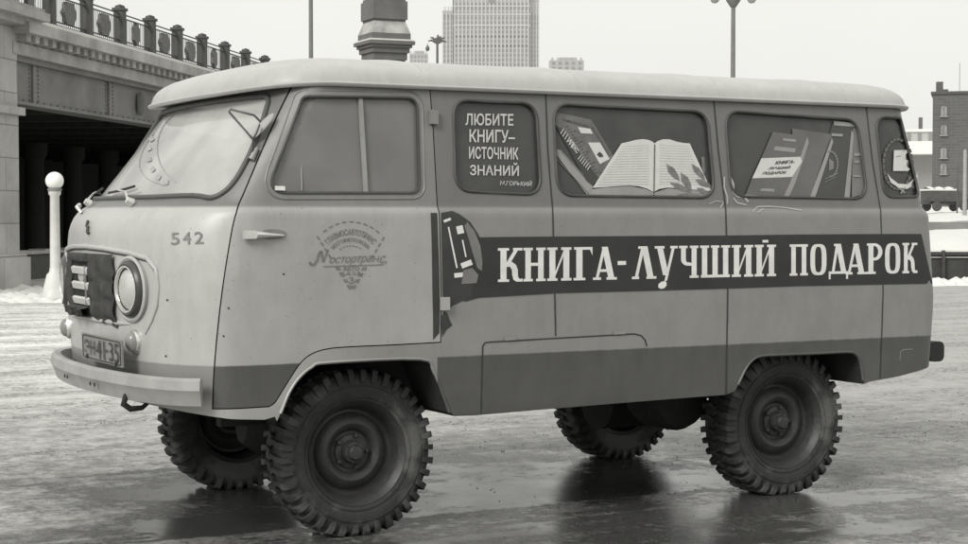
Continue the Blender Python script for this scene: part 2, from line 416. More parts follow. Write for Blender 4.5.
# decal machinery -------------------------------------------------------
LAY = [0]
def conform(polys, fn, name, m, parent, off=.0015):
    """polys: list of (verts2d, faces); fn maps 2-D -> (point, normal)"""
    mb = MB()
    for vs, fs in polys:
        LAY[0] += 1; o2 = off+(LAY[0] % 31)*.00004; out = []
        for v in vs:
            p, n = fn(v[0], v[1]); out.append(p+n*o2)
        mb.add(out, fs)
    me = mb.mesh(name, fix=False)
    # faces must look outwards
    bm = bmesh.new(); bm.from_mesh(me); bm.normal_update()
    for f in bm.faces:
        if f.normal.dot(CAM-f.calc_center_median()) < 0: f.normal_flip()
    bm.to_mesh(me); bm.free()
    me.materials.append(m); return link(name, me, None, parent)
def tess(poly):
    tris = geometry.tessellate_polygon([[Vector((x, y, 0)) for x, y in poly]]); return (list(poly), [tuple(t) for t in tris])
def strip(top, bot):   # two polylines of equal length
    n = len(top); return (list(top)+list(bot), [(i, i+1, n+i+1, n+i) for i in range(n-1)])
def subdiv(polys, sub):
    out = []
    for vs, fs in polys:
        T = [[Vector(vs[i]) for i in f] for f in fs if len(f) == 3]+[t for f in fs if len(f) == 4 for t in ([Vector(vs[f[0]]), Vector(vs[f[1]]), Vector(vs[f[2]])], [Vector(vs[f[0]]), Vector(vs[f[2]]), Vector(vs[f[3]])])]
        D = []
        while T:
            a, b, c = T.pop(); L_ = [(b-a).length, (c-b).length, (a-c).length]; k = L_.index(max(L_))
            if L_[k] < sub: D.append((a, b, c)); continue
            if k == 1: a, b, c = b, c, a
            elif k == 2: a, b, c = c, a, b
            m_ = (a+b)/2; T += [[a, m_, c], [m_, b, c]]
        out.append(([tuple(v) for t in D for v in t], [(3*i, 3*i+1, 3*i+2) for i in range(len(D))]))
    return out
def px_decal(polys, name, m, parent, off=.0015, sub=0):
    return conform(subdiv(polys, sub) if sub else polys, hit, name, m, parent, off)
def seg(a, b, w):      # thick line in pixels
    a, b = Vector(a), Vector(b); d = (b-a).normalized(); n = Vector((-d.y, d.x))*w/2
    return tess([tuple(a-n), tuple(b-n), tuple(b+n), tuple(a+n)])
def poly_line(pts, w): return [seg(a, b, w) for a, b in zip(pts, pts[1:])]
TCACHE = {}
def text2d(s, shear=0., space=1., bold=0.):
    cu = bpy.data.curves.new('t', 'FONT'); cu.body = s; cu.size = 1; cu.shear = shear; cu.space_character = space; cu.resolution_u = 3; cu.offset = bold
    o = bpy.data.objects.new('t', cu); COL.objects.link(o); bpy.context.view_layer.update()
    me = bpy.data.meshes.new_from_object(o.evaluated_get(bpy.context.evaluated_depsgraph_get()))
    vs = [(v.co.x, v.co.y) for v in me.vertices]; fs = [tuple(p.vertices) for p in me.polygons]
    bpy.data.objects.remove(o); bpy.data.curves.remove(cu); bpy.data.meshes.remove(me); return vs, fs
def fit(s, TL, TR, BL, **kw):
    """text fitted in the parallelogram TL,TR,BL (pixels)"""
    vs, fs = text2d(s, **kw); x0 = min(v[0] for v in vs); x1 = max(v[0] for v in vs); y0 = min(v[1] for v in vs); y1 = max(v[1] for v in vs)
    TL, TR, BL = Vector(TL), Vector(TR), Vector(BL); out = []
    for x, y in vs:
        u, v = (x-x0)/(x1-x0), (y1-y)/(y1-y0); p = TL+(TR-TL)*u+(BL-TL)*v; out.append((p.x, p.y))
    return (out, fs)

# seams -----------------------------------------------------------------
def seam(pts, w=1.3, parent=body, name='panel_seam', m=SEAM):
    d = dense(pts, 2.5, closed=False); px_decal(poly_line(d, w), name, m, parent, .0016)
seam([(545.5, 93), (547.5, 150), (552.5, 210), (554, 270), (555.5, 336)])
seam([(713.5, 99), (718, 150), (725.5, 210), (727.5, 290), (726, 394.5)])
seam([(866, 106), (872, 160), (880.5, 211), (883, 290), (880, 378)], 1.0)
# fuel flap
hat = [(481, 413), (482.5, 346), (485, 342.5), (492, 341.8), (560, 338), (634, 333.8), (641, 335.5), (645, 340), (646.5, 346)]
flap = px_decal(poly_line(dense(hat, 6, closed=False), 1.4), 'battery_flap', SEAM, body, .0012)
for hx in (510, 619):
    px_decal([tess([(hx-6, 340.6-(hx-510)*.055), (hx+6, 339.9-(hx-510)*.055), (hx+6, 336.6-(hx-510)*.055), (hx-6, 337.2-(hx-510)*.055)])], 'flap_hinge', STEEL, flap, .006)
# handle clip and plate near the rear
px_decal(poly_line([(899.5, 360), (900, 352), (903, 349.5), (912, 349)], .9), 'tow_mark', mat('scratch_light', .2, .6), body, .0016)

# belt shoulder highlight is geometry; gutter under the roof
# banner ----------------------------------------------------------------
top = [(443, 239), (470, 237.5), (500, 237), (560, 236.5), (640, 236), (727, 235.5), (800, 234.5), (880, 234), (921, 234)]
bot = [(443, 300), (470, 298.5), (500, 296.5), (560, 293), (640, 291), (727, 288.5), (800, 286), (880, 284.5), (932, 283.5)]
def resample(pl, n):
    L_ = [0]
    for a, b in zip(pl, pl[1:]): L_.append(L_[-1]+(Vector(b)-Vector(a)).length)
    out = []
    for i in range(n):
        t = L_[-1]*i/(n-1)
        for k in range(len(pl)-1):
            if t <= L_[k+1]+1e-9:
                u = (t-L_[k])/(L_[k+1]-L_[k]); out.append(tuple(Vector(pl[k]).lerp(Vector(pl[k+1]), u))); break
    return out
bt, bb = resample([(472, 237.5)]+top[2:], 60), resample([(472, 298)]+bot[2:], 60)
banner = px_decal([strip(bt, bb)], 'slogan_banner', BANNER, body, .0016, sub=9)
# dark painted satchel of books at the left end of the banner
px_decal([tess([(441, 213), (452, 211), (459, 214), (470, 222), (478, 234), (481, 240), (481, 262), (481, 297), (466, 301.5), (462, 301), (458, 303), (452, 306), (447.5, 311), (445, 307), (442.8, 306)])], 'satchel_painting', mat('satchel_dark', .034, .5, var=.3), body, .0010, sub=5)
px_decal([tess([(440.5, 318), (444, 311), (447, 313), (450, 321), (452, 325), (446, 330), (442, 337)])], 'painted_tassel', mat('satchel_dark', .05), body, .0010)
SG = mat('satchel_grey', .17, .6, var=.2)
px_decal([tess([(467, 222), (474, 231), (480, 246), (482, 262), (481.5, 271), (477, 268), (472, 252), (468, 238), (464, 226)]), tess([(461, 284), (476, 283), (478, 275), (472, 268), (463, 270)])], 'satchel_shade', SG, body, .0024, sub=6)
sw = [(448, 227, 456.5, 268, 1.6), (462, 240, 465.5, 257, 1.4), (443.5, 221.5, 450.5, 218.8, 2.6), (456.5, 230.5, 463, 229, 8.0), (461, 266, 471.5, 262, 5.5), (454, 275.5, 463.5, 274.5, 4.5), (469, 272.5, 471, 279, 3.2)]
px_decal([seg(a[:2], a[2:4], a[4]) for a in sw], 'satchel_highlights', WHITE, body, .0032)
# door dark edge stripe
px_decal([strip([(430.5, 213), (431.5, 240), (432, 270), (432.5, 300), (433, 322), (433, 340)], [(437.2, 213), (438, 240), (439.2, 270), (439.6, 300), (439.6, 322), (439.2, 333)])], 'door_edge_stripe', mat('satchel_dark', .05), door, .0010, sub=5)

# slab-serif slogan letters
def stroke(a, b, w):
    a, b = Vector(a), Vector(b); return [(a.x-w/2, a.y), (b.x-w/2, b.y), (b.x+w/2, b.y), (a.x+w/2, a.y)]
def bar(x0, x1, y0, y1): return [(x0, y0), (x1, y0), (x1, y1), (x0, y1)]
def ser(x, y, w=.36, h=.075):
    y0 = 0 if y == 0 else 1-h; return bar(x-w/2, x+w/2, y0, y0+h)
def arcb(cx, cy, rx, ry, a0, a1, tx, ty, n=12):
    P = [];
    for k in range(n+1):
        a = rad(a0+(a1-a0)*k/n); P.append((cx+rx*math.cos(a), cy+ry*math.sin(a)))
    Q = []
    for k in range(n+1):
        a = rad(a1+(a0-a1)*k/n); Q.append((cx+(rx-tx)*math.cos(a), cy+(ry-ty)*math.sin(a)))
    return P+Q
W_ = .20
def K(): return .82, [bar(.10, .10+W_, 0, 1), ser(.20, 0), ser(.20, 1), stroke((.33, .52), (.62, .96), .13), ser(.66, 1, .30), [(.30, .44), (.30, .57), (.46, .60), (.60, .50), (.66, .36), (.67, .14), (.72, .08), (.82, .09), (.82, 0), (.62, 0), (.52, .06), (.48, .20), (.47, .36), (.40, .45)]]
def N(): return .84, [bar(.10, .30, 0, 1), bar(.56, .76, 0, 1), ser(.20, 0, .34), ser(.20, 1, .34), ser(.66, 0, .34), ser(.66, 1, .34), bar(.30, .56, .46, .55)]
def I(): return .84, [bar(.10, .30, 0, 1), bar(.56, .76, 0, 1), ser(.20, 0, .34), ser(.20, 1, .34), ser(.66, 0, .34), ser(.66, 1, .34), [(.30, .14), (.56, .74), (.56, .88), (.30, .28)]]
def J():
    w, p = I(); return w, p+[bar(.32, .54, 1.07, 1.15)]
def G(): return .66, [bar(.10, .30, 0, 1), ser(.20, 0, .38), ser(.20, 1, .34), bar(.30, .62, .92, 1), [(.54, .92), (.62, .74), (.62, .92)]]
def A(): return .84, [stroke((.14, 0), (.40, 1), .10), stroke((.66, 0), (.42, 1), .21), ser(.15, 0, .28), ser(.66, 0, .36), bar(.24, .60, .24, .32)]
def Lc(): return .84, [stroke((.16, .02), (.40, 1), .11), stroke((.66, 0), (.44, 1), .21), ser(.14, 0, .24), ser(.68, 0, .34), ser(.38, 1, .30)]
def U(): return .84, [stroke((.42, .10), (.20, 1), .20), [(.36, -.10), (.46, -.06), (.74, 1), (.64, 1)], ser(.20, 1, .34), ser(.70, 1, .26), [(.44, -.12), (.44, -.22), (.36, -.30), (.24, -.32), (.15, -.27), (.16, -.17), (.26, -.10), (.37, -.08)]]
def Ch(): return .80, [bar(.52, .72, 0, 1), ser(.62, 0, .36), ser(.62, 1, .34), bar(.10, .29, .55, 1), ser(.19, 1, .34), arcb(.38, .58, .28, .20, 180, 300, .19, .10), bar(.36, .52, .38, .47)]
def Sh(): return 1.20, [bar(.10, .30, 0, 1), bar(.50, .70, 0, 1), bar(.90, 1.10, 0, 1), bar(.06, 1.16, 0, .085), ser(.20, 1, .34), ser(.60, 1, .32), ser(1.0, 1, .34)]
def P(): return .84, [bar(.10, .30, 0, 1), bar(.56, .76, 0, 1), ser(.20, 0, .34), ser(.66, 0, .34), bar(.03, .83, .92, 1)]
def sup(rx, ry, n=36, e=.62, cx=.38, cy=.5):
    sg = lambda v: math.copysign(abs(v)**e, v)
    return [(cx+rx*sg(math.cos(2*math.pi*k/n)), cy+ry*sg(math.sin(2*math.pi*k/n))) for k in range(n+1)]
def O(): return .76, [sup(.34, .5)+sup(.14, .41)[::-1]]
def D(): return .90, [stroke((.24, .08), (.42, 1), .11), stroke((.68, .08), (.46, 1), .21), bar(.06, .86, .03, .11), bar(.06, .14, -.14, .04), bar(.78, .86, -.14, .04), ser(.42, 1, .28)]
def R(): return .72, [bar(.10, .30, 0, 1), ser(.20, 0, .38), ser(.18, 1, .28), arcb(.34, .72, .32, .28, -90, 90, .17, .09, 14), bar(.28, .36, .91, 1), bar(.28, .36, .44, .53)]
def H(): return .5, [bar(.02, .48, .44, .56)]
slog = [(K, 497.6, 522.3), (N, 523, 545.2), (I, 546.8, 571), (G, 573, 592), (A, 592.6, 616.5), (H, 617.3, 625.7), (Lc, 631.6, 656), (U, 654.3, 677.3), (Ch, 678.6, 698.2), (Sh, 699.6, 729.6), (I, 731.4, 752.8), (J, 754.3, 775.6), (P, 789.2, 807.4), (O, 809.8, 826), (D, 828.2, 847.5), (A, 845, 865.8), (R, 865.8, 882), (O, 884.6, 899.8), (K, 902, 917)]
words = {0: [], 1: [], 2: []}
for li, (f, x0, x1) in enumerate(slog):
    polys = words[0 if li < 6 else 1 if li < 12 else 2]
    wd, ps = f(); bx0 = min(x for p in ps for x, y in p); bx1 = max(x for p in ps for x, y in p)
    for p in ps:
        q = []
        for x, y in p:
            X = x0+(x1-x0)*(x-bx0)/(bx1-bx0); T = 248.2-(X-498)*.0130; B = 282.0-(X-498)*.0215
            q.append((X, B+(T-B)*y))
        polys.append(tess(q))
for k_w in words: px_decal(words[k_w], 'slogan_word', WHITE, banner, .0030)

holes = [((166, 356), body), ((283.5, 274), door), ((228.5, 308), door), ((223.5, 336), door), ((167.5, 300), body)]
for (hx_, hy_), pr in holes:
    px_decal([tess([(hx_+1.0*math.cos(k*math.pi/4), hy_+1.1*math.sin(k*math.pi/4)) for k in range(8)])], 'bolt_hole', SEAM, pr, .0014)
# 542 and the round transport-company stencil ----------------------------
STEN = mat('stencil_grey', .16, .7, var=.35, scale=30)
px_decal([fit('5', (171, 233), (179.5, 232.6), (171.5, 245), bold=.01), fit('4', (183, 232.2), (191, 232), (183.3, 244.3), bold=.01), fit('2', (194.5, 232), (203.5, 231.8), (194.8, 244), bold=.01)], 'fleet_number', STEN, body, .0016)
cx, cy = 350.5, 262.0
def arcseg(r, a0, a1, w, ky=1.0):
    pts = [(cx+r*math.sin(rad(a0+(a1-a0)*k/4)), cy-ky*r*math.cos(rad(a0+(a1-a0)*k/4))) for k in range(5)]; return poly_line(pts, w)
ps = []
for a in range(-42, 42, 10): ps += arcseg(41, a, a+6, 1.1, .98)
for a in range(-38, 38, 11): ps += arcseg(18, a, a+7, .9, .9)
for a, b in (((317, 236), (351, 291)), ((384, 237), (352, 291))):
    a, b = Vector(a), Vector(b)
    for k in range(9):
        if k in (4,): continue
        ps.append(seg(a.lerp(b, k/9), a.lerp(b, (k+.62)/9), 1.5))
    if True:
        o2 = Vector((3.2 if a.x < 350 else -3.2, 0))
        for k in range(5, 9): ps.append(seg(a.lerp(b, k/9)+o2*.8, a.lerp(b, (k+.6)/9)+o2*.8, .9))
def bent(s, r, a0, a1, h, ky=.95):
    vs, fs = text2d(s, bold=.012); x0 = min(v[0] for v in vs); x1 = max(v[0] for v in vs); y1 = max(v[1] for v in vs); out = []
    for x, y in vs:
        a = rad(a0+(a1-a0)*(x-x0)/(x1-x0)); rr = r+h*y/y1; out.append((cx+rr*math.sin(a), cy-ky*rr*math.cos(a)))
    return (out, fs)
ps += [bent('ГЛАВМОСАВТОТРАНС', 28.5, -50, 50, 6.2), bent('МОСГОРИСПОЛКОМА', 21.5, -52, 52, 4.0)]
ps += [fit('остортра', (330, 257.2), (372, 255.6), (329, 265.5), shear=.3, bold=.0), fit('с,', (380.5, 255.8), (387, 255.4), (379.5, 264.6), shear=.3, bold=.0), seg((374.6, 256), (372.6, 262), .9), seg((379.2, 256), (377.2, 262), .9), seg((374.6, 259), (377.4, 258.9), .7), fit('3', (349, 277), (353.4, 276.8), (349, 283.6), bold=.01), fit('АВТО', (343, 266.5), (359, 266), (343, 271), bold=.01), fit('БАЗА', (341, 272), (361, 271.4), (341, 275.5))]
ps += [seg((323, 266.5), (383.5, 264.6), .8)]
ps += poly_line([(309.5, 262), (310.5, 264.6), (313.5, 265), (316.5, 261), (319.5, 252.5), (321.5, 251), (323, 262), (325, 257), (328, 249.5)], 2.0)
px_decal(ps, 'company_stencil', STEN, door, .0016)

# windows ---------------------------------------------------------------
def side_pt(x, z, ins=0.0):
    return Vector((x, side_y(x, z)+ins, z)), Vector((0, -1, -.13 if z > 1.42 else 0)).normalized()
def pane(name, outline, m, parent, ins=.014, far=False):
    o = offset(outline, .012); vs, fs = subdiv([tess(o)], .07)[0]
    pts = [Vector((x, (side_y(x, z)+ins)*(-1 if far else 1), z)) for x, z in vs]
    mb = MB().add(pts, fs); return mb.build(name, m, parent, None)
def gasket(outline, m, parent, r=.008, far=False, out=.001, name='rubber_seal'):
    s = -1 if far else 1
    return MB().tube([Vector((x, (side_y(x, z)-out)*s, z)) for x, z in dense(outline, .05)], r, 6, closed=True).build(name, m, parent, 60)
PANEL = mat('painted_window_board', .046, .4, var=.25, scale=5, coat=.12)
wins = {}
for k, o in WIN.items():
    wnm = 'side_window'
    w = pane(wnm, o, PANEL, van); wins[k] = w; gasket(o, mat('seal_grey', .06, .6), w, .007)
    w['label'] = {'quote': 'dark window painted with a four-line quotation', 'book': 'window painted with an open book and leaves', 'stack': 'window painted with a leaning row of books', 'rearmost': 'narrow rear window painted with a wreath and book'}[k]
    f = pane(wnm, o, GLASS_DARK, van, far=True); gasket(o, RUBBER, f, .007, far=True); f['label'] = 'plain dark window on the far side'
INS = -.011
def wd(polys, name, m, parent, lay=0):
    if name in ('painted_label', 'painted_marks') and len(polys) > 1:
        for p_ in polys: wd([p_], name, m, parent, lay)
        return
    return px_decal(polys, name, m, parent, INS+lay*.0011+(.002 if parent is wins['rearmost'] else 0), sub=(6 if parent is wins['rearmost'] else 0))
# 1: quotation
q = [fit('ЛЮБИТЕ', (466.5, 113), (514.5, 113.6), (466.5, 125), bold=.018), fit('КНИГУ–', (470.5, 129), (516, 129.8), (470.5, 141.8), bold=.018),
     fit('ИСТОЧНИК', (470, 146.2), (519.5, 147.2), (470, 158.5), bold=.018), fit('ЗНАНИЙ', (471, 161.8), (520, 162.6), (471, 175), bold=.018), fit('М.ГОРЬКИЙ', (501, 179.3), (533, 180.5), (501, 184.8), bold=.01, shear=.15)]
for q_ in q: wd([q_], 'quotation_line', mat('quote_paint', .5, .6), wins['quote'], 1)
# 2: open book, two closed books and laurel leaves
W2 = wins['book']; def_ = mat
page = mat('page_paint', .55, .6, var=.06, scale=20); pageline = mat('page_lines', .36, .7); midg = mat('book_mid_grey', .13, .6, var=.25, scale=25); lightg = mat('book_light_grey', .26, .6, var=.15)
darkg = mat('book_dark_line', .045, .6); leafm = mat('leaf_grey', .16, .6, var=.3, scale=40)
def zz(x, y): return (545+x/4.35, 90+y/4.35)
wd([tess([zz(*p) for p in [(45, 268), (60, 256), (75, 262), (215, 415), (205, 445), (190, 458)]])], 'painted_book', lightg, W2, 1)
wd([seg(zz(52, 292), zz(195, 452), .9), seg(zz(75, 268), zz(212, 418), .7)], 'painted_book_edge', midg, W2, 2)
wd([tess([zz(*p) for p in [(50, 100), (62, 98), (205, 128), (300, 285), (240, 385), (210, 412), (185, 395), (48, 150)]])], 'painted_book', midg, W2, 2.2)
wd([tess([zz(*p) for p in [(48, 150), (75, 165), (240, 385), (210, 412), (185, 395)]])], 'painted_spine', darkg, W2, 3)
wd([tess([zz(*p) for p in [(145, 160), (200, 168), (212, 190), (160, 188)]]), tess([zz(*p) for p in [(190, 228), (242, 228), (285, 300), (242, 322)]])], 'painted_label', page, W2, 4)
wd([tess([zz(*p) for p in [(228, 280), (240, 268), (252, 278), (256, 290), (240, 292)]])], 'painted_motif', darkg, W2, 5)
hl = []
for k in range(6): hl.append(seg(zz(70+9*k, 190+12*k), zz(84+9*k, 168+12*k), .8))
for k in range(6): hl.append(seg(zz(146+8*k, 302+9*k), zz(160+8*k, 282+9*k), .8))
hl.append(fit('АЛЕКС', zz(112, 208), zz(152, 262), zz(100, 224), bold=.03))
wd(hl, 'painted_spine_letters', page, W2, 5)
cl = [seg(zz(100+28*k+j*30, 135+45*k), zz(112+28*k+j*30, 133+45*k), .9) for k in range(6) for j in (0,)]
cl += [seg(zz(80+7*k, 122+2*k), zz(84+7*k, 134+2*k), .6) for k in range(17)] + [seg(zz(215+5*k, 160+8*k), zz(205+5*k, 166+8*k), .7) for k in range(16)]
cl += [seg(zz(95+8*k, 160+12.5*k), zz(106+8*k, 155+12.5*k), .7) for k in range(17)]
wd(cl, 'painted_cover_pattern', darkg, W2, 3.2)
# open book
lt = [zz(*p) for p in [(335, 232), (370, 224), (400, 216), (430, 213), (455, 217), (470, 224), (480, 232)]]; lb = [zz(*p) for p in [(210, 425), (260, 422), (320, 417), (370, 415), (410, 418), (445, 428), (475, 443)]]
rt_ = [zz(*p) for p in [(480, 232), (492, 222), (515, 214), (545, 214), (575, 224), (605, 230), (633, 232)]]; rb = [zz(*p) for p in [(475, 443), (500, 430), (535, 424), (580, 426), (640, 432), (690, 436), (728, 440)]]
wd([strip(lt, lb), strip(rt_, rb)], 'painted_open_book', page, W2, 4)
wd([tess([zz(*p) for p in [(205, 432), (260, 424), (370, 418), (440, 430), (475, 446), (475, 458), (190, 458)]]), tess([zz(*p) for p in [(478, 446), (535, 428), (640, 434), (728, 444), (726, 462), (478, 458)]])], 'painted_page_edges', lightg, W2, 5)
wd([seg(zz(190, 462), zz(728, 466), 1.2), tess([zz(*p) for p in [(460, 462), (500, 462), (492, 482), (470, 482)]])], 'painted_book_cover', midg, W2, 6)
ln = [seg(zz(479, 236), zz(476, 444), .9)]
for k in range(16):
    y = 246+k*11; a = 326-k*7.4
    ln.append(seg(zz(a+16, y), zz(455, y-6+k*.3), .34))
    ln.append(seg(zz(500, y-6+k*.3), zz(625+k*4.6, y), .34))
wd([ln[0]], 'painted_gutter', darkg, W2, 6); wd(ln[1:], 'painted_text_lines', pageline, W2, 5.5)
def leaf(a, b, w):
    a, b = Vector(zz(*a)), Vector(zz(*b)); d = (b-a); n = Vector((-d.y, d.x)).normalized()*w/4.35; m1 = a.lerp(b, .35); m2 = a.lerp(b, .7)
    return tess([tuple(a), tuple(m1+n), tuple(m2+n*.8), tuple(b), tuple(m2-n*.8), tuple(m1-n)])
wd([leaf((530, 322), (588, 396), 15), leaf((592, 358), (640, 440), 16), leaf((545, 402), (640, 446), 13), leaf((640, 322), (700, 392), 13), leaf((655, 388), (728, 422), 14), leaf((662, 425), (722, 462), 13), leaf((575, 455), (700, 462), 9)], 'painted_leaves', leafm, W2, 7)
wd([seg(zz(690, 290), zz(696, 360), 3.2)], 'painted_candle', midg, W2, 2)
# painted ribbon that runs over the bodywork below the windows
rib = [poly_line([(709, 204), (716, 201), (723, 202)], .9), poly_line([(720, 208), (723, 203)], 1.2), poly_line([(729, 176), (733, 184), (733, 192), (738, 197), (744, 197), (748, 202)], 2.2), poly_line([(724, 177), (724, 188), (727, 197), (727, 204)], 1.6), poly_line([(733, 198), (737, 203), (746, 205)], 1.4), poly_line([(752, 212), (757, 207), (768, 206.5), (782, 207.5), (801, 210.5)], 1.5), poly_line([(757, 213), (763, 209)], 1.3)]
px_decal([p for r_ in rib for p in r_], 'painted_ribbon', mat('ribbon_grey', .36, .6), body, .0022)
# 3: leaning row of books
W3 = wins['stack']
def yy(x, y): return (715+x/4.35, 95+y/4.35)
def P3(*p): return tess([yy(*q) for q in p])
b1 = mat('volume_grey', .12, .6, var=.15); b2 = mat('volume_grey_light', .17, .6, var=.15); b3 = mat('volume_dark', .062, .6)
wd([P3((605, 120), (645, 160), (655, 280), (660, 430), (600, 445))], 'painted_book', b2, W3, .6)
wd([P3((520, 112), (612, 122), (612, 140), (600, 150), (585, 445), (445, 445), (500, 180))], 'painted_book', b3, W3, 1)
wd([P3((340, 145), (520, 170), (500, 200), (418, 445), (330, 445), (350, 330))], 'painted_book', b1, W3, 2)
wd([P3((255, 160), (405, 180), (375, 270), (322, 400), (300, 445), (135, 440), (165, 360), (205, 275))], 'painted_book', b1, W3, 3)
wd([P3((405, 180), (412, 205), (385, 290), (352, 385), (325, 445), (300, 445), (338, 350), (375, 270)), P3((512, 185), (518, 205), (440, 445), (416, 445)), P3((598, 150), (607, 170), (590, 448), (566, 448)), P3((520, 112), (612, 122), (612, 138), (522, 132)), P3((135, 432), (160, 434), (300, 445), (650, 445), (662, 430), (662, 452), (130, 447))], 'painted_page_edges', lightg, W3, 4)
wd([P3((205, 275), (375, 268), (382, 290), (338, 356), (165, 362))], 'painted_paper_band', page, W3, 4.6)
wd([P3((264, 222), (355, 232), (350, 250), (258, 240)), P3((300, 187), (356, 193), (354, 204), (297, 198)), P3((203, 405), (262, 408), (260, 420), (200, 417)), P3((512, 166), (560, 169), (558, 181), (510, 178)), P3((608, 252), (640, 252), (640, 265), (608, 265)), P3((608, 285), (630, 285), (630, 296), (608, 296)), P3((604, 348), (636, 349), (636, 357), (604, 356))], 'painted_label', lightg, W3, 5)
wd([fit('КНИГА-', yy(268, 287), yy(352, 282), yy(262, 302), bold=.03, shear=.2), fit('ЛУЧШИЙ', yy(238, 311), yy(334, 306), yy(232, 325), bold=.03, shear=.2), fit('ПОДАРОК', yy(212, 334), yy(318, 330), yy(206, 348), bold=.03, shear=.2)], 'painted_band_lettering', mat('band_ink', .02), W3, 6)
em = []
for k in range(24):
    a0 = -70+k*11
    if a0 > 120: break
for a0 in range(-80, 130, 15):
    p = yy(505+32*math.cos(rad(-a0+20)), 300+55*math.sin(rad(-a0+20))); p2 = yy(505+32*math.cos(rad(-a0+8)), 300+55*math.sin(rad(-a0+8))); em.append(seg(p, p2, 2.0))
em += [seg(yy(483, 365), yy(540, 340), .8), seg(yy(480, 378), yy(535, 355), .7), tess([yy(500, 275), yy(520, 290), yy(520, 320), yy(500, 330)])]
wd(em, 'painted_emblem', b2, W3, 4)
# 4: wreath and open sheet
W4 = wins['rearmost']
ring_ = []
for k in range(26):
    a0, a1 = k*14, k*14+11; p = yy(800+62*math.cos(rad(a0)), 300+108*math.sin(rad(a0))); p2 = yy(800+62*math.cos(rad(a1)), 300+108*math.sin(rad(a1))); ring_.append(seg(p, p2, 2.4))
wd(ring_, 'painted_wreath', mat('wreath_grey', .12, .6, var=.3, scale=60), W4, 1)
wd([P3((782, 240), (838, 238), (852, 262), (866, 330), (778, 330)), P3((752, 338), (768, 360), (800, 385), (840, 388), (870, 365), (882, 335), (886, 355), (878, 385), (840, 408), (800, 402), (768, 380))], 'painted_sheet', page, W4, 2)
wd([seg(yy(790, 268), yy(812, 264), .8), seg(yy(824, 302), yy(848, 296), .7), seg(yy(800, 400), yy(830, 425), 1.4), seg(yy(830, 400), yy(812, 428), 1.4)], 'painted_marks', lightg, W4, 3)

# door window, two sliding panes
dg = pane('door_window', DOORWIN, GLASS_DOOR, door, .016)
gasket(DOORWIN, mat('seal_grey', .06), dg, .006)
gasket(offset(DOORWIN, .026), PAINT_DOOR, dg, .006, out=-.003, name='window_frame')
def bar_px(a, b, w, d, name, m, parent, off=0.0):
    pa, na = hit(*a); pb, nb = hit(*b); mb = MB(); t = (pb-pa); L_ = t.length; t.normalize(); n_ = na.normalized(); s_ = n_.cross(t).normalized(); n_ = t.cross(s_).normalized()
    if n_.dot(CAM-pa) < 0: n_ = -n_
    M = Matrix((t, s_, n_)).transposed(); mb.box((pa+pb)/2+n_*(off), (L_, w, d), M); return mb.build(name, m, parent)
bar_px((361, 98.5), (366.5, 192), .018, .012, 'sliding_divider', mat('divider_grey', .26, .5), dg, -.008)
bar_px((299, 99), (301, 190), .006, .004, 'inner_pillar', mat('divider_dim', .17, .5), dg, -.014)
bar_px((274, 188.5), (284, 188.8), .018, .016, 'window_latch', CHROME, dg, .004)
# hinges
for (x, y0, y1) in ((432.5, 111, 125), (444, 297, 310)):
    h = bar_px((x, y0), (x, y1), .036, .022, 'hinge', PAINT_DOOR, door, .012)
# handle: recessed cup and chromed lever
hp, hn = hit(273, 235)
cup = [(264+14*math.cos(t*math.pi/12)*1.0, 234.5+5.2*math.sin(t*math.pi/12)) for t in range(24)]
cup = [(x+9, y) for x, y in cup]
c1 = px_decal([tess(cup)], 'handle_recess', mat('recess_grey', .2, .6, var=.3), door, .0012)
a, _ = hit(240.5, 234.6); b, _ = hit(254, 234.6); c, _ = hit(283, 235.5); out = Vector((0, -1, 0))
mb = MB(); mb.box((a+b)/2+out*.020, ((b-a).length, .016, .034)); mb.tube([b+out*.022, c+out*.008], [.016, .004], 8)
mb.tube([a.lerp(b, .6), a.lerp(b, .6)+out*.02], .012, 8); mb.build('door_handle', CHROME, door, 40)

# windscreen ------------------------------------------------------------
mb = MB(); ny, nz = 44, 16; vs = []; fs = []
for j in range(nz+1):
    z = 1.44+(1.892-1.44)*j/nz
    for i in range(ny+1):
        y = -.872+1.744*i/ny; y *= (sec(z)[0]-.03)/.93; vs.append(Vector((front_x(y, z, .0)+.014, y, z)))
for j in range(nz):
    for i in range(ny): fs.append((j*(ny+1)+i, j*(ny+1)+i+1, (j+1)*(ny+1)+i+1, (j+1)*(ny+1)+i))
mb.add(vs, fs); wsc = mb.build('windscreen', GLASS_WS, van, 60)
def fpt(y, z, o=0.): return Vector((front_x(y, z)-o, y, z))
MB().tube([fpt(y, z, .002) for y, z in dense(WS, .04)], .012, 8, closed=True).build('windscreen_seal', mat('seal_mid', .07, .5), wsc, 60)
def wz(x, y): return (100+x/3.2, 50+y/3.2)
ARC = mat('arc_grey', .30, .7, var=.2, scale=20)
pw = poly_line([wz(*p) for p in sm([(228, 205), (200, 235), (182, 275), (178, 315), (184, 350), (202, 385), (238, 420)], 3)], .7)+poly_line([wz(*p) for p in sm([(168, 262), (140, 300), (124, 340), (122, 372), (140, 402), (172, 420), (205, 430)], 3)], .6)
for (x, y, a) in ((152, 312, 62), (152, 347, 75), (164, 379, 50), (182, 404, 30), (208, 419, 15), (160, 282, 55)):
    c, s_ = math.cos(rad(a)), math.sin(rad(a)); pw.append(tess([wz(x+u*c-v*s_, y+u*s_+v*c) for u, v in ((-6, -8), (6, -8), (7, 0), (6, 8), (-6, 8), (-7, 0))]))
px_decal(pw, 'windscreen_arc', ARC, wsc, -.0075, sub=4)  # grey arc lines and small cells drawn on the glass
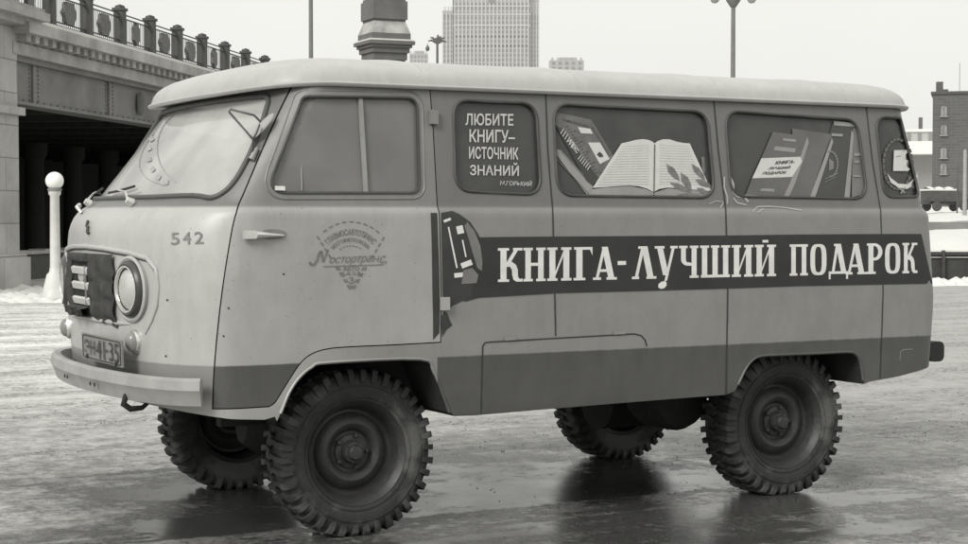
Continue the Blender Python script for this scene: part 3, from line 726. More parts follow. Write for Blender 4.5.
# wipers
for y0, y1, z1 in ((-.33, .02, .015), (.33, .62, .015)):
    mb = MB(); p0 = fpt(y0, 1.425, .02); mb.lathe([(.0, .03), (.014, .028), (.02, .0)], 12, Matrix.Translation(p0) @ Matrix.Rotation(rad(-60), 4, 'Y'))
    pm = fpt((y0+y1)/2, 1.475, .035); pe = fpt(y1, 1.485, .022); mb.tube([p0+Vector((-.02, 0, .01)), pm, pe], [.006, .005, .004], 6)
    w_ = mb.build('wiper', CHROME, van, 50)
    MB().tube([fpt(y1-.17, 1.50, .014), fpt(y1, 1.482, .016), fpt(y1+.16, 1.475, .014)], .006, 6).build('wiper_blade', RUBBER, w_, 50)

# mirror bracket by the pillar
p1, n1 = hit(252, 160); p2, n2 = hit(262, 143)
def outp(px, py, o): p, n = hit(px, py); return p+n*o
mb = MB(); mb.tube([outp(254, 157, .01), outp(258, 146, .05), outp(246.5, 130, .12), outp(248, 127.5, .12), outp(263, 125.5, .07), outp(265, 127, .03)], .0045, 6)
mb.tube([outp(258, 146, .05), outp(262, 142, .06), outp(266, 133, .06)], .004, 6)
mir = mb.build('mirror_bracket', mat('bracket_wire', .06, .45, .3), van, 60)
mb = MB(); mb.tube([outp(252, 161, .008), outp(258, 150, .012)], [.016, .010], 8); mb.build('bracket_foot', STEEL, mir, 60)
mc, mn = hit(266, 131)
M = Matrix.Translation(mc+mn*.035) @ mn.to_track_quat('Z', 'Y').to_matrix().to_4x4() @ Matrix.Rotation(rad(-28), 4, 'Z') @ Matrix.Diagonal((.5, 1.7, .5, 1))
MB().lathe([(0, .012), (.03, .010), (.042, 0), (.03, -.008), (0, -.01)], 20, M).build('mirror_pad', mat('mirror_back', .3, .6), mir, 60)

# front face ------------------------------------------------------------
def FP(y, z, o=0.):
    p = fpt(y, z); e = .004; ny_ = (front_x(y+e, z)-front_x(y-e, z))/(2*e); nz_ = (front_x(y, z+e)-front_x(y, z-e))/(2*e)
    n = Vector((-1, ny_, nz_)).normalized(); return p+n*o, n
def fmap(o=0.): return lambda y, z: FP(y, z)
# lip around the grille and lamps
lip = [(-.60, .88), (-.655, .94), (-.69, 1.0), (-.70, 1.08), (-.685, 1.15), (-.63, 1.195), (-.5, 1.215), (-.25, 1.23), (0, 1.235)]
lip = lip+[(-y, z) for y, z in lip[-2::-1]]
lp = [FP(y, z, .001)[0] for y, z in dense(lip, .03, closed=False)]
MB().tube(lp, [.004+.008*min(1, min(i, len(lp)-1-i)/10) for i in range(len(lp))], 10).build('face_lip', PAINT, van, 70)
lp2 = [FP(y, z-.012, .002)[0] for y, z in dense(lip[4:-4], .03, closed=False)]
MB().tube(lp2, .004, 6).build('lip_shadow_line', SEAM, van, 70)  # dark tube drawn in as the shade under the lip
# headlights
HP = mat('headlight_rim_dark', .05, .35, var=.2); 
lens = bpy.data.materials.new('headlight_glass'); lens.use_nodes = True
b_ = lens.node_tree.nodes['Principled BSDF']; b_.inputs['Base Color'].default_value = g(.55); b_.inputs['Roughness'].default_value = .15; b_.inputs['Metallic'].default_value = .35
wv = lens.node_tree.nodes.new('ShaderNodeTexWave'); wv.inputs['Scale'].default_value = 22; tcx = lens.node_tree.nodes.new('ShaderNodeTexCoord'); lens.node_tree.links.new(tcx.outputs['Object'], wv.inputs[0]); wv.bands_direction = 'Y'
bp = lens.node_tree.nodes.new('ShaderNodeBump'); bp.inputs['Strength'].default_value = .4; bp.inputs['Distance'].default_value = .004; lens.node_tree.links.new(wv.outputs['Fac'], bp.inputs['Height']); lens.node_tree.links.new(bp.outputs[0], b_.inputs['Normal'])
for s in (-1, 1):
    p, n = FP(s*.505, 1.064); n = (n+Vector((-.25, 0, 0))).normalized()
    M = Matrix.Translation(p) @ n.to_track_quat('Z', 'Y').to_matrix().to_4x4()
    h = MB().lathe([(.118, -.03), (.122, .0), (.117, .018), (.106, .028), (.094, .026), (.09, .012), (.088, -.02)], 40, M).build('headlight', HP, van, 50)
    MB().lathe([(.092, .006), (.08, .018), (.06, .028), (.03, .034), (0, .036)], 36, M).build('lens', lens, h, 60)
    MB().lathe([(.094, .022), (.098, .030), (.092, .030), (.089, .018)], 36, M, close=True).build('bezel', CHROME, h, 60)
    MB().lathe([(.135, -.012), (.14, .006), (.130, .012), (.120, .004)], 40, M).build('lamp_surround', PAINT, h, 60)
    # parking/indicator lamp
    p, n = FP(s*.525, .845); M = Matrix.Translation(p) @ n.to_track_quat('Z', 'Y').to_matrix().to_4x4() @ Matrix.Diagonal((.66, .84, .8, 1))
    k = MB().lathe([(.064, -.01), (.063, .012), (.056, .022), (.052, .02)], 28, M).build('indicator_lamp', CHROME, van, 50)
    MB().lathe([(.055, .018), (.046, .040), (.028, .054), (0, .060)], 28, M).build('lens', mat('indicator_glass', .22, .2), k, 60)
# grille cover (quilted dark blanket with a window), grille slats
COVER = mat('quilted_cover', .042, .95, var=.35, scale=18, bump=.6, bscale=120)
def cover_patch(y0, y1, z0, z1, puff=.02):
    mb = MB(); ny_, nz_ = max(3, int((y1-y0)/.015)), max(3, int((z1-z0)/.015)); vs = []; fs = []
    for j in range(nz_+1):
        for i in range(ny_+1):
            u, v = i/ny_, j/nz_; y, z = y0+(y1-y0)*u, z0+(z1-z0)*v
            o = .012+puff*(math.sin(math.pi*u)*math.sin(math.pi*v))**.5+.004*math.sin(40*y+3)*math.sin(31*z)
            vs.append(FP(y, z, o)[0])
    for j in range(nz_):
        for i in range(ny_): k = j*(ny_+1)+i; fs.append((k, k+1, k+ny_+2, k+ny_+1))
    # skirt back to the body
    edge = [i for i in range(ny_+1)]+[j*(ny_+1)+ny_ for j in range(1, nz_+1)]+[nz_*(ny_+1)+i for i in range(ny_-1, -1, -1)]+[j*(ny_+1) for j in range(nz_-1, 0, -1)]
    base = len(vs)
    for e_ in edge:
        j, i = divmod(e_, ny_+1); vs.append(FP(y0+(y1-y0)*i/ny_, z0+(z1-z0)*j/nz_, -.004)[0])
    m_ = len(edge)
    for q_ in range(m_): fs.append((edge[q_], edge[(q_+1) % m_], base+(q_+1) % m_, base+q_))
    return mb.add(vs, fs)
cov = MB(); NYc, NZc = 66, 30; vs = []; fs = []; OP = (-.055, .265, .965, 1.165)
def puffed(y, z):
    q = 0
    for y0, y1, z0, z1 in ((-.37, -.215, .93, 1.01), (-.37, -.215, 1.01, 1.09), (-.37, -.215, 1.09, 1.21), (-.215, -.055, .93, 1.0), (-.215, -.055, 1.0, 1.085), (-.215, -.055, 1.085, 1.21), (-.055, .37, .92, .965), (-.055, .37, 1.165, 1.21), (.265, .37, .965, 1.165)):
        if y0 <= y <= y1 and z0 <= z <= z1:
            u, v = (y-y0)/(y1-y0), (z-z0)/(z1-z0); q = max(q, (max(0, math.sin(math.pi*u)*math.sin(math.pi*v)))**.35)
    return .008+.018*q+.003*math.sin(61*y+17*z)+.0025*math.sin(23*y-71*z+1)
for j in range(NZc+1):
    for i in range(NYc+1):
        u, v = i/NYc, j/NZc; y = -.365+.73*u; zb = .925-.035*max(0, 1-u*3)+.006*math.sin(u*19); z = zb+(1.206-zb)*v; y += .006*math.sin(z*60)*(1 if i in (0, NYc) else 0)
        vs.append(FP(y, z, max(.004, puffed(y, z)))[0])
for j in range(NZc):
    for i in range(NYc):
        yc = -.365+.73*(i+.5)/NYc; zc = .925+(1.206-.925)*(j+.5)/NZc
        if OP[0] < yc < OP[1] and OP[2] < zc < OP[3]: continue
        k = j*(NYc+1)+i; fs.append((k, k+1, k+NYc+2, k+NYc+1))
cov.add(vs, fs); cover = cov.build('grille_cover', COVER, van, 60)
# drooping folded flap under the opening
mb = MB(); fl = []
for i in range(15):
    y = -.07+.32*i/14; fl.append([FP(y, .972, .018)[0], FP(y, .965-.006*math.sin(i), .06+.012*math.sin(i*1.3))[0], FP(y, .935+.008*math.sin(i*1.1), .052)[0], FP(y, .925, .02)[0]])
vs = [p for r_ in fl for p in r_]; fs = [(i*4+k, i*4+k+1, (i+1)*4+k+1, (i+1)*4+k) for i in range(14) for k in range(3)]; MB().add(vs, fs).build('cover_flap', COVER, cover, 60)
vs, fs = tess([(-.06, .96), (.26, .96), (.26, 1.17), (-.06, 1.17)])
gr = conform([(vs, fs)], lambda y, z: FP(y, z), 'grille', mat('grille_dark', .012, .9), van, .004)
for z in (.995, 1.062, 1.13):
    mb = MB(); vs = []; 
    for i in range(13):
        y = -.05+.30*i/12; vs += [FP(y, z-.017, .006)[0], FP(y, z-.019, .010)[0], FP(y, z+.007, .016)[0], FP(y, z+.015, .006)[0]]
    fs = [(i*4+k, i*4+(k+1) % 4, (i+1)*4+(k+1) % 4, (i+1)*4+k) for i in range(12) for k in range(4)]+[(0, 1, 2, 3), (48, 49, 50, 51)]
    mb.add(vs, fs).build('grille_slat', mat('slat_paint', .5, .5), gr)
MB().tube([FP(.0, .975, .010)[0], FP(.0, 1.15, .010)[0]], .007, 8).build('grille_post', mat('slat_post', .16, .5), gr, 50)
# horizontal pressed rib between the indicators
MB().tube([FP(-.50+.05*i, .915, -.004)[0] for i in range(21)], [.004+.010*min(1, min(i, 20-i)/3) for i in range(21)], 8).build('nose_rib', PAINT, van, 60)
# emblem
em_ = [FP(y, z, .008)[0] for y, z in [(.03, 1.345), (.02, 1.325), (-.01, 1.318), (-.02, 1.30), (-.04, 1.292)]]
MB().tube(em_, .007, 6).build('nose_emblem', mat('emblem_dark', .05, .4), van, 50)
MB().tube([FP(.35, 1.395, .03)[0], FP(.30, 1.385, .035)[0], FP(.28, 1.38, .005)[0]], [.012, .010, .008], 8).build('washer_jet', CHROME, van, 50)
# number plate with its own bracket
def plate_pt(u, v, o=0.):      # u 0..1 along near->far seen from the front left ; v 0..1 up
    A_ = Vector((-.975, -.045, .858)); B_ = Vector((-.950, -.565, .853)); t = (B_-A_); n = Vector((-1, -.05, .05)).normalized(); dn = Vector((.004, 0, -.112))
    return A_+t*u+dn*(1-v)+n*o, n
mb = MB(); vs = [plate_pt(u, v, o)[0] for o in (-.004, .003) for u, v in ((0, 0), (1, 0), (1, 1), (0, 1))]
mb.add(vs, [(0, 1, 2, 3), (4, 5, 6, 7), (0, 1, 5, 4), (1, 2, 6, 5), (2, 3, 7, 6), (3, 0, 4, 7)]); plate = mb.build('number_plate', mat('plate_dark', .2, .5, var=.2), van)
pts = [plate_pt(u, v, .004)[0] for u, v in rounded([(.03, .07), (.97, .07), (.97, .93), (.03, .93)], .05, 3)]
PW = mat('plate_characters', .03, .5)
MB().tube(pts, .003, 5, closed=True).build('plate_border', PW, plate)
def pfit(s, u0, u1, v0, v1):
    vs, fs = text2d(s, bold=.0); x0 = min(v[0] for v in vs); x1 = max(v[0] for v in vs); y0 = min(v[1] for v in vs); y1 = max(v[1] for v in vs)
    return ([(u0+(u1-u0)*(x-x0)/(x1-x0), v0+(v1-v0)*(y-y0)/(y1-y0)) for x, y in vs], fs)
conform([pfit('ЭН', .09, .35, .22, .78), pfit('41', .39, .60, .14, .86), pfit('-', .62, .68, .46, .54), pfit('35', .71, .94, .14, .86)], lambda u, v: plate_pt(u, v), 'plate_lettering', PW, plate, .008)
for u_ in (.14, .86): MB().lathe([(.011, 0), (.010, .006), (0, .008)], 10, Matrix.Translation(plate_pt(u_, .10 if u_ > .5 else .13, .004)[0]) @ Matrix.Rotation(rad(-90), 4, 'Y')).build('plate_bolt', SEAM, plate)
# front bumper
def bump_path(o=0.):
    P_ = []
    pts = [(-.70, -.975), (-.752, -.968), (-.785, -.945), (-.83, -.90), (-.87, -.83), (-.915, -.70), (-.955, -.5), (-.982, -.25), (-.990, 0)]
    pts = pts+[(x, -y) for x, y in pts[-2::-1]]; return pts
bp_ = bump_path()
def smooth_path(pts, n=5):
    out = []
    for i in range(len(pts)-1):
        p0 = Vector(pts[max(0, i-1)]); p1 = Vector(pts[i]); p2 = Vector(pts[i+1]); p3 = Vector(pts[min(len(pts)-1, i+2)])
        for k in range(n):
            t = k/n; out.append(.5*((2*p1)+(p2-p0)*t+(2*p0-5*p1+4*p2-p3)*t*t+(-p0+3*p1-3*p2+p3)*t**3))
    out.append(Vector(pts[-1])); return out
path = smooth_path(bp_[1:-1]); mb = MB(); vs = []; cs = [(-.035, .716), (-.008, .721), (.008, .710), (.012, .672), (.006, .662), (-.004, .640), (-.014, .608), (-.040, .612)]
for i, p in enumerate(path):
    a_ = path[max(0, i-1)]; b2_ = path[min(len(path)-1, i+1)]; t = (b2_-a_).normalized(); n_ = Vector((-t.y, t.x))
    if n_.dot(p-Vector((0, 0))) < 0: n_ = -n_
    for o_, z_ in cs: vs.append((p.x+n_.x*o_, p.y+n_.y*o_, z_))
m_ = len(cs); fs = [(i*m_+k, i*m_+(k+1) % m_, (i+1)*m_+(k+1) % m_, (i+1)*m_+k) for i in range(len(path)-1) for k in range(m_)]+[tuple(range(m_)), tuple(range((len(path)-1)*m_, len(path)*m_))]
BUMP = mat('bumper_paint', .30, .42, var=.2, scale=4, bump=.1, bscale=8)
bumper = mb.add(vs, fs).build('front_bumper', BUMP, van, 35)
for y in (-.30, -.24, .1, .16):
    p = min(path, key=lambda q_: abs(q_.y-y)); MB().lathe([(0, .006), (.008, .004), (.010, 0)], 8, Matrix.Translation((p.x-.014, p.y, .652)) @ Matrix.Rotation(rad(-90), 4, 'Y')).build('bumper_bolt', SEAM, bumper)
for s in (-1, 1):
    MB().box((-.86, s*.42, .675), (.20, .05, .05)).build('bumper_bracket', UNDER, bumper)
# tow hooks
hk = Vector((-.93, -.36, .585))
for s in (1,):
    hk = Vector((-.885, -.56*s, .63))
    MB().tube([hk+Vector((.12, 0, .01)), hk+Vector((0, 0, .01)), hk+Vector((-.05, 0, -.01)), hk+Vector((-.06, 0, -.04)), hk+Vector((-.03, 0, -.062)), hk+Vector((.02, 0, -.06)), hk+Vector((.045, 0, -.04))], [.02, .017, .015, .014, .013, .011, .009], 8).build('tow_hook', UNDER, van, 60)
# rear bumper stub + lamp + number
for s in (-1, 1):
    MB().prism(rounded([(0, 0), (.10, 0), (.10, .105), (0, .105)], .03, 4), lambda a, b, d: Vector((3.26+a, s*d, .612+b)), .55, .80).build('rear_bumper', mat('rear_bumper_black', .02, .6), van, 40)
MB().box((3.27, 0, .70), (.03, .70, .10)).build('rear_step', UNDER, van)
for s in (-1, 1):
    p = Vector((rear_x(s*.72, .95)+.005, s*.72, .95)); MB().lathe([(.045, -.02), (.045, .02), (.03, .03), (0, .034)], 20, Matrix.Translation(p) @ Matrix.Rotation(rad(90), 4, 'Y')).build('tail_lamp', mat('tail_lamp_glass', .08, .2), van, 50)
    rwo = [(s*.10, 1.46), (s*.62, 1.46), (s*.58, 1.86), (s*.10, 1.86)]
    MB().add([(rear_x(y, z)-.015, y, z) for y, z in [(s*.07, 1.44), (s*.65, 1.44), (s*.61, 1.88), (s*.07, 1.88)]], [(0, 1, 2, 3)]).build('rear_window', GLASS_DARK, van)
MB().box((3.262, 0, 1.15), (.006, .006, 1.3), Matrix.Rotation(rad(-4), 3, 'Y')).build('rear_door_seam', SEAM, van)

# underbody -------------------------------------------------------------
ub = MB(); ub.box((.95, 0, .77), (3.4, 1.5, .05)); 
for s in (-1, 1): ub.box((1.25, s*.40, .62), (3.9, .07, .12))
ub.box((.2, 0, .60), (.9, .5, .30)); ub.box((1.2, .0, .56), (.6, .34, .22)); ub.box((1.1, .0, .66), (2.2, 1.3, .20)); ub.box((-.60, 0, .68), (.30, 1.1, .2))
ub.build('chassis', UNDER, van)
for x in (0, 2.3):
    mb = MB(); mb.tube([(x, -.68, .36), (x, .68, .36)], .045, 12); Mx = Matrix.Translation((x, .12 if x else .25, .36))
    mb.lathe([(.0, -.15), (.08, -.13), (.135, -.05), (.14, .0), (.135, .05), (.08, .13), (0, .15)], 20, Mx @ Matrix.Rotation(rad(90), 4, 'Y'))
    for s in (-1, 1): mb.box((x, s*.40, .47), (.95, .06, .035)); mb.tube([(x, s*.45, .36), (x-.12, s*.5, .72)], .03, 8)
    mb.build('axle', UNDER, van, 40)
MB().tube([(1.88, .25, .40), (2.18, .25, .40)], .17, 20).build('exhaust_silencer', UNDER, van, 50)
MB().lathe([(0, -.16), (.15, -.15), (.17, -.10), (.17, .10), (.15, .15), (0, .16)], 24, Matrix.Translation((1.95, -.30, .46)) @ Matrix.Rotation(rad(90), 4, 'X')).build('fuel_tank', UNDER, van, 40)

# interior --------------------------------------------------------------
SEAT = mat('seat_cloth', .05, .9)
for y in (-.48, .48):
    s_ = MB(); s_.box((-.02, y, 1.12), (.45, .5, .12)); st = s_.build('cab_seat', SEAT, van); b = MB(); b.box((.24, y, 1.38), (.10, .48, .46), Matrix.Rotation(rad(8), 3, 'Y')); b.build('seat_back', SEAT, st)
MB().tube([Vector((-.42, -.48, 1.40))+Vector((math.cos(a)*.10, math.sin(a)*.21, math.cos(a)*.19)) for a in [k*math.pi/10 for k in range(20)]], .012, 8, closed=True).build('steering_wheel', RUBBER, van, 60)
MB().box((-.62, 0, 1.30), (.22, 1.5, .16)).build('dashboard', mat('dash_grey', .12), van)
MB().box((.36, 0, 1.36), (.03, 1.70, 1.05)).build('cab_partition', mat('partition_grey', .34), van)

# wheels ----------------------------------------------------------------
TYRE = mat('tyre_rubber', .026, .72, var=.35, scale=14, bump=.3, bscale=70)
def tyre_mat():
    m = TYRE; N_ = m.node_tree.nodes; L_ = m.node_tree.links; b = N_['Principled BSDF']
    tc = N_.new('ShaderNodeTexCoord'); n = N_.new('ShaderNodeTexNoise'); n.inputs['Scale'].default_value = 5; n.inputs['Detail'].default_value = 8; L_.new(tc.outputs['Object'], n.inputs['Vector'])
    mr = N_.new('ShaderNodeMapRange'); mr.inputs[1].default_value = .5; mr.inputs[2].default_value = .62; L_.new(n.outputs['Fac'], mr.inputs[0])
    src = b.inputs['Base Color'].links[0].from_socket
    L_.new(mixc(N_, L_, math_node(N_, L_, 'MULTIPLY', mr.outputs[0], .75), src, g(.12)), b.inputs['Base Color'])
tyre_mat()
RIM = mat('rim_grime_paint', .034, .5, var=.35, scale=9, bump=.2); HUB = mat('hub_grime', .036, .55, var=.4, scale=30)
RT = .367
def squash(mb):
    v2 = []
    for v in mb.v:
        x, y, z = v; f = max(0, (-z-.345)/.022)
        if z < -.350: z = -.350-(-z-.350)*.25
        v2.append((x, y*(1+.05*max(0, -z-.2)/.16), z))
    mb.v = v2; return mb
def wheel_parts():
    RY = Matrix.Rotation(rad(90), 4, 'X')       # lathe axis z -> -y
    t = MB()
    prof_t = [(.218, .085), (.226, .100), (.25, .110), (.285, .114), (.315, .110), (.335, .100), (.345, .088), (.349, .05), (.350, 0), (.349, -.05), (.345, -.088), (.335, -.100), (.315, -.110), (.285, -.114), (.25, -.110), (.226, -.100), (.218, -.085)]
    t.lathe(prof_t, 96, RY, caps=False)
    NL = 38
    for k in range(NL):
        for s in (-1, 1):
            a = 2*math.pi*(k+(.5 if s > 0 else 0))/NL; ca, sa = math.cos(a), math.sin(a); er = Vector((ca, 0, sa)); et = Vector((-sa, 0, ca)); ey = Vector((0, s, 0))
            def P_(r, y, tt): return er*r+ey*y+et*tt
            jr = random.uniform(-.0035, .0015); jw = random.uniform(.86, 1.08); ja = random.uniform(-.0018, .0018)
            # shoulder block running down to the sidewall
            vs = []
            for (r0, y0, hw) in ((.342, .030, .011), (.368, .030, .010), (.369, .085, .0125), (.360, .107, .0135), (.338, .1175, .0135), (.306, .1185, .011), (.304, .108, .011), (.335, .098, .0125)):
                sk = .020*(y0-.06)/.06
                rj = r0+(jr if r0 > .355 else 0); vs += [P_(rj, y0, -hw*jw+sk*.4+ja), P_(rj, y0, hw*jw+sk*.4+ja)]
            n_ = 8; fs = [(2*i, 2*i+1, 2*((i+1) % n_)+1, 2*((i+1) % n_)) for i in range(n_)]+[tuple(range(0, 16, 2)), tuple(range(15, 0, -2))]
            t.add(vs, fs)
            vs = []
            for (r0, y0, hw, sk) in ((.346, -.004, .011, .010), (.367, -.004, .010, .010), (.367, .034, .010, -.004), (.346, .034, .011, -.004)): vs += [P_(r0, y0, -hw+sk), P_(r0, y0, hw+sk)]
            fs = [(2*i, 2*i+1, 2*((i+1) % 4)+1, 2*((i+1) % 4)) for i in range(4)]+[(0, 2, 4, 6), (7, 5, 3, 1)]; t.add(vs, fs)
    for rr, hh in ((.292, .1155), (.244, .111)):
        t.tube([RY @ Vector((rr*math.cos(a), rr*math.sin(a), hh)) for a in [2*math.pi*k/72 for k in range(72)]], .0022, 5, closed=True)
    tyre = squash(t)
    r = MB()
    r.lathe([(.205, -.09), (.222, -.10), (.224, -.095), (.21, -.07), (.20, .0), (.197, .05), (.203, .078), (.215, .090), (.222, .100), (.226, .104), (.224, .092), (.214, .083), (.204, .070), (.196, .055), (.192, .03), (.188, .018), (.180, .012), (.170, .014), (.158, .028), (.142, .044), (.124, .050), (.106, .044), (.094, .028), (.088, .018), (.06, .018), (0.0, .018)], 64, RY, caps=False)
    h = MB(); h.lathe([(.074, .018), (.072, .030), (.052, .036), (.048, .062), (.044, .070), (.036, .072), (.032, .088), (.026, .094), (0, .096)], 28, RY)
    nuts = []
    for k in range(5):
        a = 2*math.pi*k/5; h.lathe([(.011, .026), (.011, .044), (.006, .048), (0, .048)], 6, Matrix.Translation(RY.to_3x3() @ Vector((.070*math.cos(a), .070*math.sin(a), 0))) @ RY)
    for k in range(6):
        a = 2*math.pi*k/6+.3; h.lathe([(.005, .066), (.005, .076), (0, .077)], 6, Matrix.Translation(RY.to_3x3() @ Vector((.040*math.cos(a), .040*math.sin(a), 0))) @ RY)
    return r, tyre, h
r_, t_, h_ = wheel_parts()
w0 = r_.build('wheel', RIM, van, 35); ty0 = t_.build('tyre', TYRE, w0, 30); hb0 = h_.build('hub', HUB, w0, 35)
w0.location = (0, -.72, RT-.013)
for i, (x, s, a) in enumerate(((2.3, -1, 0), (0, 1, 0), (2.3, 1, 0))):
    w = w0.copy(); COL.objects.link(w); w.location = (x, s*.72, RT-.013); w.rotation_euler = (0, 0, 0 if s < 0 else math.pi)
    for c_ in (ty0, hb0):
        d_ = c_.copy(); COL.objects.link(d_); d_.parent = w

# ====================================================================== ground
me = MB()
gx = empty  # (unused)
def ground_mat():
    m = bpy.data.materials.new('wet_slushy_asphalt'); m.use_nodes = True; N_ = m.node_tree.nodes; L_ = m.node_tree.links; b = N_['Principled BSDF']
    tc = N_.new('ShaderNodeTexCoord')
    def noise(scale, detail=8, rough=.6, vec=None, dist=0.):
        n = N_.new('ShaderNodeTexNoise'); n.inputs['Scale'].default_value = scale; n.inputs['Detail'].default_value = detail; n.inputs['Roughness'].default_value = rough; n.inputs['Distortion'].default_value = dist
        L_.new(vec or tc.outputs['Object'], n.inputs['Vector']); return n.outputs['Fac']
    def rng(v, a, b_, c=0., d=1.):
        mr = N_.new('ShaderNodeMapRange'); mr.interpolation_type = 'SMOOTHSTEP'; L_.new(v, mr.inputs[0]); mr.inputs[1].default_value = a; mr.inputs[2].default_value = b_; mr.inputs[3].default_value = c; mr.inputs[4].default_value = d; return mr.outputs[0]
    def mapv(rot, sx, sy):
        mp = N_.new('ShaderNodeMapping'); mp.inputs['Rotation'].default_value = (0, 0, rad(rot)); mp.inputs['Scale'].default_value = (sx, sy, 1); L_.new(tc.outputs['Object'], mp.inputs[0]); return mp.outputs[0]
    M_ = lambda op, a, b_=None, c=None: math_node(N_, L_, op, a, b_, c)
    streak = noise(1.0, 9, .62, mapv(24, .30, 1.3), .5)          # smeared slush
    track = noise(1.0, 5, .5, mapv(30, .07, 2.6), .3)            # wheel tracks
    track2 = noise(1.0, 6, .6, mapv(14, .10, 1.6), .3)
    big = noise(.35, 6, .55); mid = noise(2.2, 9, .68); fine = noise(22, 8, .75); grit = noise(95, 4, .65)
    sp = N_.new('ShaderNodeSeparateXYZ'); L_.new(tc.outputs['Object'], sp.inputs[0])
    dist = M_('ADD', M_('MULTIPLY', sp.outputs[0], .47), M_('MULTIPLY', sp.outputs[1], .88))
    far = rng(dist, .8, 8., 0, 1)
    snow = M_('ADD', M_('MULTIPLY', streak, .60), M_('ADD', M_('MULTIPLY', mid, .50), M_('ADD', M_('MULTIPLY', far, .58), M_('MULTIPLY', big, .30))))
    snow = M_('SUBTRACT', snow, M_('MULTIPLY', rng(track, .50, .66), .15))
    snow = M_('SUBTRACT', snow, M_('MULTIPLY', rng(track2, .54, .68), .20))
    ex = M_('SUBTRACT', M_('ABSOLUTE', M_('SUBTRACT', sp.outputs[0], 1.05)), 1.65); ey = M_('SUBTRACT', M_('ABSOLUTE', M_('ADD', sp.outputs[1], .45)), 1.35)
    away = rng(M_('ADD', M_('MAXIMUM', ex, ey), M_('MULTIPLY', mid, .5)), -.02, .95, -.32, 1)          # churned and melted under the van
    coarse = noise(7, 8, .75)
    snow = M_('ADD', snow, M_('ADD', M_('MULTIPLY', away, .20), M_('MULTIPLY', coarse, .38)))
    sf = rng(M_('ADD', snow, M_('MULTIPLY', fine, .42)), 1.02, 1.34)
    clump = rng(M_('ADD', M_('MULTIPLY', mid, .5), M_('MULTIPLY', track2, .6)), .50, .62)
    dirt = M_('MULTIPLY', rng(fine, .47, .60), clump)
    wet = mixc(N_, L_, rng(fine, .3, .7), g(.035), g(.10))
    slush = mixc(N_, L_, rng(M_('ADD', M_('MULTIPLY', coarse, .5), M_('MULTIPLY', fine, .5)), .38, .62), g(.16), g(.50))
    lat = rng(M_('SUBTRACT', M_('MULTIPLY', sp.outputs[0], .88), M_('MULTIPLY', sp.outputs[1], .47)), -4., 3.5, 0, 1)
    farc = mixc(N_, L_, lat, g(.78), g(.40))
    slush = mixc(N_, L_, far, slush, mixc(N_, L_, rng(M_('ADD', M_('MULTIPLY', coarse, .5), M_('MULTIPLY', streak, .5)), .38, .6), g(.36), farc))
    col = mixc(N_, L_, sf, wet, slush)
    col = mixc(N_, L_, M_('MULTIPLY', dirt, .9), col, g(.03))
    col = mixc(N_, L_, M_('MULTIPLY', rng(grit, .56, .64), .45), col, g(.035))
    L_.new(col, b.inputs['Base Color'])
    r1 = M_('ADD', rng(sf, 0, 1, .17, .45), M_('ADD', M_('MULTIPLY', rng(mid, .35, .65), .08), M_('MULTIPLY', far, .28))); L_.new(r1, b.inputs['Roughness'])
    b.inputs['IOR'].default_value = 1.5
    hgt = M_('ADD', M_('MULTIPLY', sf, .5), M_('ADD', M_('MULTIPLY', M_('MULTIPLY', fine, .45), M_('ADD', sf, .12)), M_('MULTIPLY', M_('MULTIPLY', mid, .7), M_('ADD', sf, .15))))
    bp = N_.new('ShaderNodeBump'); bp.inputs['Strength'].default_value = .40; bp.inputs['Distance'].default_value = .020; L_.new(hgt, bp.inputs['Height']); L_.new(bp.outputs[0], b.inputs['Normal'])
    return m
mb = MB(); n = 40
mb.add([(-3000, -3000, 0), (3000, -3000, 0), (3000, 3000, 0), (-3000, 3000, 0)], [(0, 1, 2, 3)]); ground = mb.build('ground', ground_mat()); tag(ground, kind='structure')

SNOW = mat('snow', .66, .8, var=.06, scale=1.2, bump=.5, bscale=9)
# crumbs of dirty frozen slush
def crumbs(name, spots, m, zbase=0.):
    mb = MB()
    for (c, rad_, cnt, sz) in spots:
        for _ in range(cnt):
            a = random.random()*6.283; r = rad_*math.sqrt(random.random()); s = sz*(.3+random.random()**2*1.2); p = Vector(c)+Vector((math.cos(a)*r*1.6, math.sin(a)*r, 0))
            k = random.randint(5, 6); vs = []
            for j in range(k):
                t = 6.283*j/k; vs.append((p.x+s*math.cos(t)*random.uniform(.6, 1.1), p.y+s*math.sin(t)*random.uniform(.6, 1.1), zbase-.002))
            for j in range(k):
                t = 6.283*j/k; vs.append((p.x+s*.6*math.cos(t)*random.uniform(.6, 1.1), p.y+s*.6*math.sin(t)*random.uniform(.6, 1.1), zbase+s*random.uniform(.35, .7)))
            mb.add(vs, [(j, (j+1) % k, k+(j+1) % k, k+j) for j in range(k)]+[tuple(range(k, 2*k))])
    return mb.build(name, m)
sp_ = []; rc = random.Random(11)
for k in range(95):
    px, py = rc.uniform(430, 990), rc.uniform(405, 560)
    if k > 78: px, py = rc.uniform(0, 180), rc.uniform(395, 520)
    d_ = 1.366*FPX/(py-217); sp_.append((atz(px, py), rc.uniform(.10, .40), rc.randint(12, 60), rc.uniform(.0022, .0042)*d_/8))
cr = crumbs('slush_crumbs', sp_, mat('dirty_ice', .06, .5, var=.5, scale=30)); tag(cr, 'dark crumbs of dirty frozen slush scattered on the wet ground', 'slush', kind='stuff')

